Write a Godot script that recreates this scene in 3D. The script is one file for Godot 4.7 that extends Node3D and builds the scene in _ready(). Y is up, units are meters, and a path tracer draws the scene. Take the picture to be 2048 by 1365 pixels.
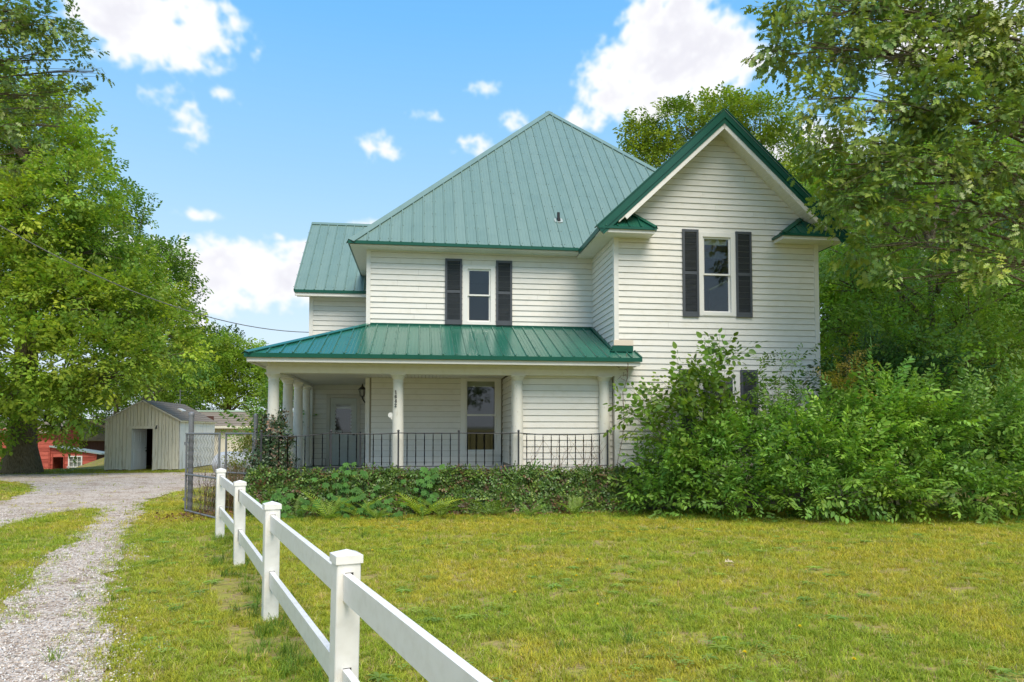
extends Node3D

# ---------- mesh collecting ----------
class MB:
	var v := PackedVector3Array()
	var n := PackedVector3Array()
	var c := PackedColorArray()
	var ix := PackedInt32Array()
	var col := Color.WHITE
	func quad(a: Vector3, b: Vector3, p: Vector3, d: Vector3) -> void:
		var nn := (b - a).cross(d - a)
		if nn.length_squared() < 1e-14:
			nn = (p - b).cross(d - b)
		nn = nn.normalized()
		var k := v.size()
		v.append_array(PackedVector3Array([a, b, p, d]))
		n.append_array(PackedVector3Array([nn, nn, nn, nn]))
		c.append_array(PackedColorArray([col, col, col, col]))
		ix.append_array(PackedInt32Array([k, k + 2, k + 1, k, k + 3, k + 2]))
	func tri(a: Vector3, b: Vector3, p: Vector3) -> void:
		var nn := (b - a).cross(p - a).normalized()
		var k := v.size()
		v.append_array(PackedVector3Array([a, b, p]))
		n.append_array(PackedVector3Array([nn, nn, nn]))
		c.append_array(PackedColorArray([col, col, col]))
		ix.append_array(PackedInt32Array([k, k + 2, k + 1]))
	func box(lo: Vector3, hi: Vector3) -> void:
		bar8([Vector3(lo.x, lo.y, hi.z), Vector3(hi.x, lo.y, hi.z), Vector3(hi.x, hi.y, hi.z), Vector3(lo.x, hi.y, hi.z), Vector3(lo.x, lo.y, lo.z), Vector3(hi.x, lo.y, lo.z), Vector3(hi.x, hi.y, lo.z), Vector3(lo.x, hi.y, lo.z)])
	func bar8(p: Array) -> void:  # front 0-3 counter-clockwise, back 4-7 behind them
		quad(p[0], p[1], p[2], p[3])
		quad(p[5], p[4], p[7], p[6])
		quad(p[4], p[0], p[3], p[7])
		quad(p[1], p[5], p[6], p[2])
		quad(p[3], p[2], p[6], p[7])
		quad(p[4], p[5], p[1], p[0])
	func beam(a: Vector3, b: Vector3, side: Vector3, up: Vector3) -> void:  # a bar from a to b, half-sizes side and up
		bar8([b - side - up, b + side - up, b + side + up, b - side + up, a - side - up, a + side - up, a + side + up, a - side + up])
	func slab(pts: Array, off: Vector3) -> void:  # polygon (counter-clockwise seen from off) extruded back by -off
		var m := pts.size()
		for i in range(1, m - 1):
			tri(pts[0], pts[i], pts[i + 1])
			tri(pts[0] - off, pts[i + 1] - off, pts[i] - off)
		for i in m:
			var a: Vector3 = pts[i]
			var b: Vector3 = pts[(i + 1) % m]
			quad(a, a - off, b - off, b)
	func tube(path: Array, rad: Array, sides := 8, caps := true) -> void:
		var k0 := v.size()
		var m := path.size()
		var ref := Vector3.UP
		for i in m:
			var t: Vector3 = ((path[mini(i + 1, m - 1)] as Vector3) - (path[maxi(i - 1, 0)] as Vector3)).normalized()
			if absf(t.dot(ref)) > 0.95:
				ref = Vector3.RIGHT if absf(t.x) < 0.9 else Vector3.BACK
			var x := ref.cross(t).normalized()
			var y := t.cross(x)
			ref = y
			for s in sides:
				var an := TAU * s / sides
				var dd := x * cos(an) + y * sin(an)
				v.append((path[i] as Vector3) + dd * float(rad[i]))
				n.append(dd)
				c.append(col)
		for i in m - 1:
			for s in sides:
				var a := k0 + i * sides + s
				var b := k0 + i * sides + (s + 1) % sides
				var d := a + sides
				var e := b + sides
				ix.append_array(PackedInt32Array([a, d, b, b, d, e]))
		if caps:
			for e in [0, m - 1]:
				var k := v.size()
				var cc: Vector3 = path[e]
				var nd: Vector3 = ((path[0] as Vector3) - path[1]).normalized() if e == 0 else ((path[m - 1] as Vector3) - path[m - 2]).normalized()
				v.append(cc)
				n.append(nd)
				c.append(col)
				for s in sides:
					v.append(v[k0 + e * sides + s])
					n.append(nd)
					c.append(col)
				for s in sides:
					if e == 0:
						ix.append_array(PackedInt32Array([k, k + 1 + s, k + 1 + (s + 1) % sides]))
					else:
						ix.append_array(PackedInt32Array([k, k + 1 + (s + 1) % sides, k + 1 + s]))
	func lathe(at: Vector3, prof: Array, sides := 20) -> void:  # prof: [radius, y] upwards
		var pa := []
		var ra := []
		for p in prof:
			pa.append(at + Vector3(0, p[1], 0))
			ra.append(p[0])
		var k0 := v.size()
		var m := pa.size()
		for i in m:
			var i0 := maxi(i - 1, 0)
			var i1 := mini(i + 1, m - 1)
			var dy: float = prof[i1][1] - prof[i0][1]
			var dr: float = prof[i1][0] - prof[i0][0]
			for s in sides:
				var an := TAU * s / sides
				var dd := Vector3(cos(an), 0, sin(an))
				v.append((pa[i] as Vector3) + dd * float(ra[i]))
				n.append((dd * dy + Vector3(0, -dr, 0)).normalized() if absf(dy) + absf(dr) > 0 else dd)
				c.append(col)
		for i in m - 1:
			for s in sides:
				var a := k0 + i * sides + s
				var b := k0 + i * sides + (s + 1) % sides
				ix.append_array(PackedInt32Array([a, b, a + sides, b, b + sides, a + sides]))
	func mesh() -> ArrayMesh:
		var a := []
		a.resize(Mesh.ARRAY_MAX)
		a[Mesh.ARRAY_VERTEX] = v
		a[Mesh.ARRAY_NORMAL] = n
		a[Mesh.ARRAY_COLOR] = c
		a[Mesh.ARRAY_INDEX] = ix
		var m := ArrayMesh.new()
		m.add_surface_from_arrays(Mesh.PRIMITIVE_TRIANGLES, a)
		return m

# ---------- naming ----------
var taken := {}
func put(called: String, m: Mesh, material: Material, parent: Node = null, at := Vector3.ZERO) -> MeshInstance3D:
	var o := MeshInstance3D.new()
	o.mesh = m
	o.material_override = material
	o.position = at
	if parent == null:
		o.name = numbered(called)
		add_child(o)
	else:
		o.name = called
		parent.add_child(o, true)
	return o
func part(called: String, mb: MB, material: Material, parent: Node = null, at := Vector3.ZERO) -> MeshInstance3D:
	return put(called, mb.mesh(), material, parent, at)
func numbered(called: String) -> String:
	if not taken.has(called):
		taken[called] = 0
		return called
	taken[called] += 1
	return "%s_%03d" % [called, taken[called]]
func thing(called: String, label: String, category: String, at := Vector3.ZERO, turn := 0.0, group := "") -> Node3D:
	var o := Node3D.new()
	o.name = numbered(called)
	add_child(o)
	o.position = at
	o.rotation.y = turn
	return tag(o, label, category, group)
func tag(o: Node3D, label: String, category: String, group := "", kind := "") -> Node3D:
	o.set_meta("label", label)
	o.set_meta("category", category)
	if group: o.set_meta("group", group)
	if kind: o.set_meta("kind", kind)
	return o
func sub(called: String, parent: Node) -> Node3D:
	var o := Node3D.new()
	o.name = called
	parent.add_child(o, true)
	return o
func setting(o: Node3D) -> Node3D:
	o.set_meta("kind", "structure")
	return o
func copies(called: String, m: Mesh, material: Material, where: Array, tints: Array, parent: Node = null) -> MultiMeshInstance3D:
	var mm := MultiMesh.new()
	mm.transform_format = MultiMesh.TRANSFORM_3D
	mm.use_colors = true
	mm.mesh = m
	mm.instance_count = where.size()
	for i in where.size():
		mm.set_instance_transform(i, where[i])
		mm.set_instance_color(i, tints[i])
	var o := MultiMeshInstance3D.new()
	o.multimesh = mm
	o.material_override = material
	if parent == null:
		o.name = numbered(called)
		add_child(o)
	else:
		o.name = called
		parent.add_child(o, true)
	return o

# ---------- materials ----------
var M := {}
func noise(sd: int, freq: float, oct := 4, kind := FastNoiseLite.TYPE_SIMPLEX_SMOOTH) -> FastNoiseLite:
	var f := FastNoiseLite.new()
	f.seed = sd
	f.frequency = freq
	f.noise_type = kind
	f.fractal_octaves = oct
	return f
func ntex(f: FastNoiseLite, ramp: Array, size := 512, normal := false, bump := 4.0) -> NoiseTexture2D:
	var t := NoiseTexture2D.new()
	t.width = size
	t.height = size
	t.seamless = true
	t.noise = f
	if normal:
		t.as_normal_map = true
		t.bump_strength = bump
	elif ramp.size():
		var g := Gradient.new()
		var o := PackedFloat32Array()
		var cs := PackedColorArray()
		for r in ramp:
			o.append(r[0])
			cs.append((r[1] as Color).linear_to_srgb())
		g.offsets = o
		g.colors = cs
		t.color_ramp = g
	return t
func mat(linear: Color, rough := 0.7, spec := 0.5, metal := 0.0) -> StandardMaterial3D:
	var m := StandardMaterial3D.new()
	m.albedo_color = linear.linear_to_srgb()
	m.roughness = rough
	m.metallic_specular = spec
	m.metallic = metal
	return m
func tex(m: StandardMaterial3D, t: Texture2D, scale: Vector3) -> StandardMaterial3D:
	m.albedo_texture = t
	m.uv1_triplanar = true
	m.uv1_world_triplanar = true
	m.uv1_scale = scale
	return m
func relief(m: StandardMaterial3D, t: Texture2D, cm: float) -> StandardMaterial3D:
	m.heightmap_enabled = true
	m.heightmap_texture = t
	m.heightmap_scale = cm
	return m
func leafmat(rough := 0.5, spec := 0.4, through := 0.5) -> StandardMaterial3D:
	var m := mat(Color.WHITE, rough, spec)
	m.vertex_color_use_as_albedo = true
	m.backlight_enabled = true
	m.backlight = Color(through * 0.9, through, through * 0.45).linear_to_srgb()
	return m
func grey(x: float) -> Color:
	return Color(x, x, x)

# house frame: local x along the front, local y up, local z towards the road; turned 7.3 degrees
const HOUSE_AT := Vector3(2.2095, 0, -15.0)
const HOUSE_TURN := 0.127409
func hw(x: float, y: float, z: float) -> Vector3:  # house-local to world
	return HOUSE_AT + Vector3(x, y, z).rotated(Vector3.UP, HOUSE_TURN)
func smooth(a: float, b: float, x: float) -> float:
	var t := clampf((x - a) / (b - a), 0, 1)
	return t * t * (3 - 2 * t)
func ground_y(x: float, z: float) -> float:
	return -1.32 * smooth(29.5, 44, -z) * smooth(0.578, 0.605, -x / maxf(-z, 1.0))
const MAPLE := [[0.1,13.1,0.2,2.00], [2.3,11.1,0.7,1.67], [0.7,9.5,1.2,2.31], [2.7,9.0,0.2,1.60], [0.6,6.5,1.7,2.46], [2.8,6.5,1.7,1.89], [4.0,6.8,0.2,1.60], [5.0,5.7,-0.8,1.35], [2.1,4.3,2.7,2.00], [4.0,4.3,2.2,1.67], [5.0,4.4,1.2,1.45], [5.8,4.7,-0.3,1.12], [0.9,2.7,2.2,1.39], [2.9,2.8,2.2,1.11], [4.3,3.5,1.7,0.80], [5.2,3.8,1.2,0.69], [-3.2,9.0,0.2,3.80], [-5.0,13.5,-0.8,3.73], [-2.4,15.4,0.2,2.20], [0.4,14.8,-0.8,1.45], [-4.9,5.0,0.2,3.40], [-2.9,13.0,-2.8,2.44], [-0.9,8.5,-2.8,3.10], [2.4,8.5,-2.8,1.55], [3.0,7.3,-3.8,1.60], [2.1,13.1,0.2,1.00], [-0.0,1.7,1.7,1.14], [2.3,1.6,0.9,0.70]]
const DARKTREE := [[1.2,11.6,1.0,1.69], [2.1,10.2,1.0,1.54], [-1.0,12.5,-1.0,1.77], [-4.1,14.8,-2.0,2.30], [2.5,8.0,1.0,1.69], [-0.4,7.6,-1.0,2.57], [3.1,6.1,1.0,1.54], [1.2,4.3,0.0,1.89], [-4.7,18.8,-3.0,1.68], [-3.1,16.4,-2.0,1.97], [3.6,7.0,1.0,0.92], [-5.5,10.6,-3.0,3.02], [1.8,12.7,1.0,0.92]]
const FARA := [[-1.4,9.9,0.0,1.65], [0.1,9.5,0.0,1.51], [-0.6,8.0,0.0,1.89], [-2.5,7.6,0.0,2.59], [0.8,8.7,0.0,1.04], [-4.4,9.7,-2.0,2.19]]
const FARB := [[-1.4,7.8,1.0,1.55], [0.2,8.8,1.0,1.06], [1.5,8.2,1.0,0.98], [-2.4,5.9,1.0,2.04], [1.3,6.7,1.0,1.83], [-0.3,5.9,1.0,1.83], [2.6,6.4,0.0,1.66], [1.8,4.8,0.0,2.07], [0.3,4.3,1.0,1.83], [-1.2,7.7,0.0,1.04], [3.6,5.2,0.0,1.66], [-1.5,4.3,1.0,2.04], [2.9,7.8,1.0,0.81]]
const FARC := [[4.2,6.2,0.0,2.57], [2.1,5.3,0.0,2.57], [6.4,4.9,0.0,2.14], [-0.6,4.9,-1.0,2.61], [-3.4,3.2,-2.0,2.66], [5.1,3.6,0.0,1.71], [-5.2,4.5,-2.0,2.66], [-8.0,3.2,-3.0,2.70], [-10.3,3.7,-3.0,3.15]]
const FARD := [[-0.3,4.4,0.0,1.49], [0.9,4.1,0.0,1.86], [0.3,6.3,0.0,1.30], [2.4,4.5,-1.0,1.89], [1.3,5.6,-1.0,1.51]]
const NEARLEFT := [[5.3,11.9,-1.0,0.82], [5.6,11.5,-1.5,0.73], [6.1,10.9,-1.5,0.55], [5.1,10.6,-1.0,0.65], [6.6,10.6,-1.5,0.32], [5.8,10.1,-1.5,0.44], [5.4,9.9,-1.3,0.48], [6.2,9.7,-1.5,0.27], [5.8,9.2,-1.5,0.34], [5.3,8.6,-1.5,0.32], [4.9,9.0,-1.0,0.47], [5.2,11.1,-0.5,0.69], [4.1,11.2,-0.5,1.37], [3.3,9.6,-0.5,1.71], [2.6,11.5,-0.5,1.71], [4.9,8.0,-1.0,0.35]]
const BEHIND := [[-5.9,17.5,2.0,1.22], [-3.9,18.5,2.0,1.49], [-1.7,19.4,1.0,1.25], [-0.3,18.5,2.0,1.49], [0.3,18.5,3.0,1.06], [-5.1,16.7,2.0,1.63], [1.3,16.7,2.0,1.90], [-2.0,17.9,1.0,1.67], [-6.6,18.1,2.0,0.76], [-0.8,19.8,1.0,0.78], [0.2,19.8,2.0,0.60], [2.8,15.3,1.0,2.51], [-4.8,18.9,2.0,0.76], [-2.8,19.8,1.0,0.70], [-6.4,16.4,2.0,0.95]]
const OAK := [[-7.9,9.7,1.0,0.48], [-7.4,9.9,1.0,0.58], [-7.8,9.0,1.2,0.43], [-6.9,9.1,1.0,0.72], [-6.1,10.1,0.5,0.80], [-5.6,9.1,0.9,0.87], [-4.5,10.0,0.5,0.90], [-4.0,9.0,0.9,0.87], [-3.3,9.6,1.1,0.86], [-7.5,8.1,1.2,0.47], [-6.8,7.8,1.3,0.66], [-5.7,7.8,0.9,0.73], [-5.1,8.0,1.3,0.75], [-4.4,7.4,1.5,0.70], [-3.3,8.0,1.3,0.85], [-7.2,7.1,1.2,0.42], [-6.9,6.7,1.5,0.56], [-6.0,6.5,1.2,0.62], [-5.3,6.6,1.5,0.60], [-3.6,6.6,1.5,0.56], [-7.0,6.3,1.2,0.27], [-6.8,5.9,1.4,0.47], [-5.9,5.6,1.4,0.47], [-4.4,5.9,1.1,0.57], [-3.8,5.5,1.5,0.56], [-6.3,5.2,1.2,0.38], [-4.9,5.1,1.3,0.42], [-4.1,4.7,1.3,0.42], [-5.8,4.6,1.2,0.33], [-1.4,9.2,0.0,1.55], [-1.5,6.5,0.0,1.35], [0.2,11.2,-0.5,1.71], [-3.9,11.7,0.0,1.66], [-6.0,11.5,0.0,1.14], [-1.9,12.7,-0.5,2.14], [-8.1,9.1,1.1,0.23]]
const UNDER := [[-3.0,5.6,1.0,0.64], [-2.3,6.0,1.0,0.71], [-1.6,5.1,1.0,0.90], [-0.2,5.6,0.5,0.93], [0.5,4.8,1.0,1.09], [2.0,5.4,0.5,1.19], [-3.3,4.5,1.5,0.56], [-2.5,4.1,1.5,0.88], [-1.3,4.0,1.5,1.00], [-0.0,3.5,1.5,1.00], [1.3,3.7,1.5,1.12], [-3.3,3.4,1.8,0.55], [-2.3,3.2,2.0,0.73], [2.7,4.6,1.0,1.54], [-0.3,7.2,-1.0,1.00], [1.8,7.8,-1.5,1.32], [2.9,7.9,-1.0,1.29], [-1.4,7.8,-1.0,0.86], [1.4,9.3,-2.0,1.35], [-0.3,9.8,-2.0,1.20], [3.4,9.8,-2.0,1.50], [-2.8,6.7,0.0,0.54]]
const WOODA := [[-1.0,6.1,1.0,1.25], [0.4,8.9,0.0,1.67], [0.8,6.2,0.0,1.67], [-0.5,3.9,1.0,1.61], [-0.2,10.7,-1.0,1.35], [1.5,4.7,0.0,1.67], [-1.9,5.7,1.0,0.71], [-1.5,7.5,1.0,0.89], [-1.8,3.5,1.0,1.07], [-0.6,1.9,1.0,1.43], [0.6,7.8,-2.0,1.60], [-1.1,4.7,0.0,1.11]]
const WOODB := [[-1.4,9.2,0.0,1.93], [-0.5,6.8,0.0,1.93], [-2.1,4.3,1.0,1.86], [-0.2,4.3,1.0,1.86], [0.9,10.5,-1.0,1.80], [-1.6,2.1,1.0,1.67], [-0.1,2.1,1.0,1.67], [0.1,12.3,-2.0,1.86], [-1.9,7.4,-1.0,1.60]]
const WOODC := [[-3.2,8.4,0.0,2.12], [-2.5,5.8,0.0,2.12], [-3.7,3.2,1.0,2.04], [-0.3,7.8,-1.0,2.40], [-0.6,3.9,0.0,2.51], [-2.4,11.1,-1.0,2.00], [-0.0,11.0,-2.0,2.28], [-2.5,12.7,-2.0,1.66]]
var BUSHES := [
	{"label": "low leafy bush against the gable wall beside the ivy hedge", "at": Vector3(2.94, 0, -14.00), "kind": "hon", "dens": 27, "color": Color(0.20, 0.37, 0.06), "seed": 101, "lobes": [[-0.16,0.69,-0.20,0.41], [0.23,1.00,-0.10,0.55], [0.68,0.81,0.10,0.60], [0.06,0.33,0.20,0.44], [0.69,0.25,0.40,0.39], [-0.30,0.21,0.00,0.30]]},
	{"label": "broad dark bush in front of the lower gable window", "at": Vector3(4.34, 0, -13.70), "kind": "hon", "dens": 27, "color": Color(0.265, 0.455, 0.07), "seed": 102, "lobes": [[-0.25,0.91,-0.10,0.59], [0.37,1.30,-0.20,0.65], [-0.29,0.37,0.30,0.46], [0.35,0.52,0.40,0.57], [0.81,1.03,0.20,0.58], [0.24,1.50,-0.40,0.50], [-0.56,1.30,-0.40,0.50]]},
	{"label": "large arching bush at the centre of the hedge", "at": Vector3(6.01, 0, -13.50), "kind": "hon", "dens": 27, "color": Color(0.265, 0.455, 0.07), "seed": 103, "lobes": [[-0.36,0.85,0.20,0.67], [0.26,1.32,0.10,0.72], [0.06,1.70,-0.30,0.64], [-0.68,0.40,0.50,0.46], [0.15,0.50,0.50,0.56], [0.63,0.95,0.30,0.57], [-0.42,1.41,-0.10,0.53]]},
	{"label": "tall rounded bush right of the house corner", "at": Vector3(7.40, 0, -13.60), "kind": "hon", "dens": 27, "color": Color(0.265, 0.455, 0.07), "seed": 104, "lobes": [[-0.07,1.50,0.00,0.78], [-0.14,2.10,-0.40,0.70], [0.60,1.90,-0.30,0.74], [-0.36,0.67,0.50,0.66], [0.36,0.85,0.40,0.66], [-0.29,0.37,0.70,0.44], [-0.55,1.80,-0.20,0.49], [0.71,1.50,0.00,0.58]]},
	{"label": "spreading bush at the far right of the lawn", "at": Vector3(9.08, 0, -13.80), "kind": "hon", "dens": 27, "color": Color(0.23, 0.41, 0.075), "seed": 105, "lobes": [[-0.16,1.50,0.00,0.79], [0.64,1.80,-0.30,0.81], [-0.60,0.75,0.50,0.67], [0.23,0.84,0.40,0.77], [1.11,1.31,0.00,0.89], [-0.43,0.40,0.80,0.51], [0.73,0.48,0.60,0.66], [-0.99,0.40,0.80,0.42]]},
	{"label": "bush partly cut by the right edge of the picture", "at": Vector3(11.00, 0, -14.00), "kind": "hon", "dens": 22, "color": Color(0.20, 0.37, 0.06), "seed": 106, "lobes": [[0.09,1.30,-0.20,0.91], [0.25,0.72,0.20,0.89], [-0.58,0.45,0.50,0.58]]},
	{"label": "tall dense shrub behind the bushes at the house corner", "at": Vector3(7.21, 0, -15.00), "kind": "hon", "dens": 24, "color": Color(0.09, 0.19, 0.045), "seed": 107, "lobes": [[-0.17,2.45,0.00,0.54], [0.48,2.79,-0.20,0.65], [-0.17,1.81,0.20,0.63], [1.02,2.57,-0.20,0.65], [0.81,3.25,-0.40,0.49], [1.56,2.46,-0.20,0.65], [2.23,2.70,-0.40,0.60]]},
	{"label": "yellowing shrub with orange tips at the house corner", "at": Vector3(6.77, 0, -14.30), "kind": "box", "dens": 40, "color": Color(0.36, 0.28, 0.03), "seed": 108, "gap": -0.05, "lobes": [[-0.09,2.75,0.30,0.34], [0.12,3.05,0.30,0.28], [-0.39,2.44,0.50,0.30], [0.10,2.44,0.50,0.26], [0.02,3.31,0.30,0.16]]},
	{"label": "young broad-leaved redbud shrub before the gable window", "at": Vector3(3.82, 0, -14.30), "kind": "red", "dens": 16, "color": Color(0.17, 0.29, 0.04), "seed": 109, "gap": -0.12, "shoots": 0.03, "scale": 0.95, "lobes": [[0.13,2.42,0.00,0.47], [0.44,2.88,0.00,0.35], [0.29,3.22,0.00,0.17], [-0.51,2.41,0.10,0.37], [-0.92,2.19,0.10,0.24], [-1.29,2.02,0.20,0.20], [-1.54,2.15,0.20,0.11], [-0.31,1.90,0.10,0.51], [0.40,2.00,0.10,0.46], [-0.01,1.50,0.10,0.51], [-0.74,1.80,0.20,0.38], [0.84,2.52,0.00,0.25], [-1.14,1.70,0.20,0.20], [0.70,2.98,0.00,0.14]]},
	{"label": "wispy shrub of thin arching shoots near the wall corner", "at": Vector3(5.45, 0, -14.30), "kind": "hon", "dens": 26, "color": Color(0.17, 0.29, 0.06), "seed": 110, "gap": 0.0, "shoots": 0.12, "scale": 0.75, "lobes": [[0.04,2.93,0.00,0.20], [0.36,3.13,0.00,0.18], [-0.15,2.46,0.10,0.28], [0.30,2.51,0.10,0.24], [-0.35,2.00,0.20,0.36], [0.15,1.90,0.20,0.40], [0.61,2.93,0.00,0.14], [-0.37,2.72,0.00,0.14]]},
	{"label": "bright broad-leaved sapling reaching out above the bushes at the right", "at": Vector3(9.25, 0, -15.20), "kind": "red", "dens": 15, "color": Color(0.26, 0.42, 0.055), "seed": 113, "gap": -0.02, "scale": 0.75, "lobes": [[-0.35,3.86,0.20,0.43], [0.18,3.53,0.20,0.48], [-0.78,3.56,0.00,0.43], [0.83,3.53,0.20,0.39], [-0.04,3.10,0.20,0.54], [-0.90,3.23,0.00,0.33], [0.60,2.99,0.20,0.43], [1.50,3.45,0.00,0.39], [-1.10,4.03,-0.20,0.29], [1.13,2.78,0.20,0.39]]},
	{"label": "yellow-green shrub behind the chain-link gate", "at": Vector3(-6.00, 0, -16.60), "kind": "box", "dens": 75, "color": Color(0.30, 0.31, 0.05), "seed": 111, "lobes": [[-0.06,1.18,0.20,0.30], [0.08,1.47,-0.20,0.34], [-0.16,1.02,0.40,0.25], [0.28,1.12,0.00,0.28], [0.19,0.84,0.40,0.23], [-0.27,0.73,0.40,0.23]]},
	{"label": "green leafy shrub against the porch corner behind the gate", "at": Vector3(-6.25, 0, -18.00), "kind": "hon", "dens": 27, "color": Color(0.16, 0.29, 0.045), "seed": 112, "lobes": [[-0.22,1.84,0.00,0.39], [0.03,2.23,-0.20,0.34], [-0.47,1.46,0.00,0.33], [0.17,1.59,0.00,0.39], [0.32,1.85,-0.50,0.29], [-0.01,1.21,0.20,0.33]]},
]

func make_sky() -> ImageTexture:
	var w := 3072
	var h := 1536
	var img := Image.create(w, h, false, Image.FORMAT_RGBA8)
	var stops := [[0.0, Color(0.88, 0.925, 0.965)], [5.0, Color(0.85, 0.915, 0.97)], [12.0, Color(0.74, 0.87, 0.97)], [20.0, Color(0.61, 0.80, 0.955)], [31.0, Color(0.455, 0.72, 0.94)], [50.0, Color(0.31, 0.60, 0.9)], [90.0, Color(0.25, 0.52, 0.85)]]
	var rows := []
	for j in h:
		var el := 90.0 - 180.0 * (j + 0.5) / h
		var c: Color = stops[0][1]
		for k in stops.size() - 1:
			if el >= stops[k][0]:
				c = (stops[k][1] as Color).lerp(stops[k + 1][1], clampf((el - stops[k][0]) / (stops[k + 1][0] - stops[k][0]), 0, 1))
		if el < 0: c = Color(0.62, 0.66, 0.6)
		rows.append(c)
		img.fill_rect(Rect2i(0, j, w, 1), c)
	# clouds: azimuth from straight ahead (right is positive), elevation, half sizes in degrees, strength
	var clouds := [
		[-28.0, 27.6, 6.2, 3.3, 1.3], [-25.2, 28.2, 4.2, 2.7, 1.1], [-32.0, 31.5, 4.2, 2.2, 0.9], [-27.5, 32.5, 6.0, 3.0, 1.1],
		[12.8, 27.4, 6.8, 4.2, 1.4], [16.0, 27.0, 5.0, 3.2, 1.2], [9.0, 26.6, 3.8, 2.6, 1.1], [12.5, 24.8, 4.2, 1.7, 1.0], [12.8, 31.0, 4.0, 1.8, 0.9],
		[5.8, 24.2, 2.3, 1.1, 0.75], [0.1, 24.3, 1.3, 1.1, 0.62], [-2.6, 22.3, 2.1, 1.1, 0.6], [-3.6, 22.9, 1.1, 0.7, 0.5], [-11.0, 21.9, 1.8, 1.1, 0.52], [-10.4, 22.4, 1.0, 0.9, 0.5], [-25.0, 22.0, 1.1, 1.6, 0.36], [-27.0, 23.6, 1.1, 0.8, 0.16],
		[-23.0, 24.2, 1.5, 0.6, 0.42], [-7.3, 24.5, 1.7, 0.5, 0.32], [-11.5, 16.3, 2.4, 0.6, 0.6], [-2.2, 26.5, 1.4, 0.6, 0.34], [-20.5, 27.4, 0.5, 1.2, 0.42],
		[-20.5, 11.8, 6.4, 3.3, 1.15], [-25.0, 10.0, 5.0, 3.6, 0.9], [-16.5, 13.6, 2.8, 1.5, 0.8], [-24.5, 16.0, 1.7, 0.5, 0.5], [-18.8, 14.9, 0.7, 0.35, 0.55], [-30.0, 12.0, 5.0, 3.0, 0.9],
		[22.0, 20.0, 6.0, 2.6, 1.0], [33.0, 26.0, 6.5, 3.2, 1.1], [28.0, 12.0, 7.0, 3.0, 1.0]]
	var r := RandomNumberGenerator.new()
	r.seed = 71
	for k in 46:
		var az := r.randf_range(44, 316)
		var el := r.randf_range(9, 62)
		var s := r.randf_range(2.2, 7.5) * (0.6 + el / 60.0)
		clouds.append([az, el, s / cos(deg_to_rad(el)), s * r.randf_range(0.4, 0.6), r.randf_range(0.8, 1.25)])
	var nz := noise(5, 0.30, 5)
	nz.fractal_gain = 0.56
	var nb := noise(9, 0.11, 3)
	var nh := noise(13, 0.75, 4)
	var dens := {}
	for cl in clouds:
		var x0 := int(floor((cl[0] - cl[2] * 1.7) / 360.0 * w))
		var x1 := int(ceil((cl[0] + cl[2] * 1.7) / 360.0 * w))
		var y0 := maxi(int(floor((90.0 - cl[1] - cl[3] * 1.8) / 180.0 * h)), 0)
		var y1 := mini(int(ceil((90.0 - cl[1] + cl[3] * 1.8) / 180.0 * h)), h / 2 - 1)
		for j in range(y0, y1):
			var el := 90.0 - 180.0 * (j + 0.5) / h
			var dy: float = (el - cl[1]) / cl[3]
			if dy < 0: dy *= 1.22
			for i in range(x0, x1):
				var az := (i + 0.5) * 360.0 / w
				var dx: float = (az - cl[0]) / cl[2]
				var q := dx * dx + dy * dy
				if q > 2.6: continue
				var k := j * w + posmod(i, w)
				var d: float = (1.0 - q) * cl[4]
				dens[k] = maxf(d, dens.get(k, -9.0)) if not dens.has(k) or absf(d - dens[k]) > 0.35 else maxf(d, dens[k]) + 0.06
	for k in dens:
		var i: int = k % w
		var j: int = k / w
		var az := (i + 0.5) * 360.0 / w
		if az > 180.0: az -= 360.0
		var el := 90.0 - 180.0 * (j + 0.5) / h
		var n1 := nz.get_noise_3d(az * cos(deg_to_rad(el)), el * 1.15, 0.0)
		n1 = 0.30 - absf(n1) * 1.5 + nh.get_noise_2d(az * cos(deg_to_rad(el)), el) * 0.34
		var n2 := nb.get_noise_2d(az, el * 1.3)
		var d: float = dens[k] + n1 * 0.85 + n2 * 0.5
		var a := smooth(-0.08, 0.78, d)
		if a <= 0.0: continue
		var body := smooth(0.5, 1.5, d)
		var cc := Color(0.955, 0.957, 0.968).lerp(Color(0.885, 0.885, 0.915), body * smooth(-0.35, 0.35, n2 - n1 * 0.7))
		img.set_pixel(i, j, (rows[j] as Color).lerp(cc, a))
	return ImageTexture.create_from_image(img)

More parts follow.
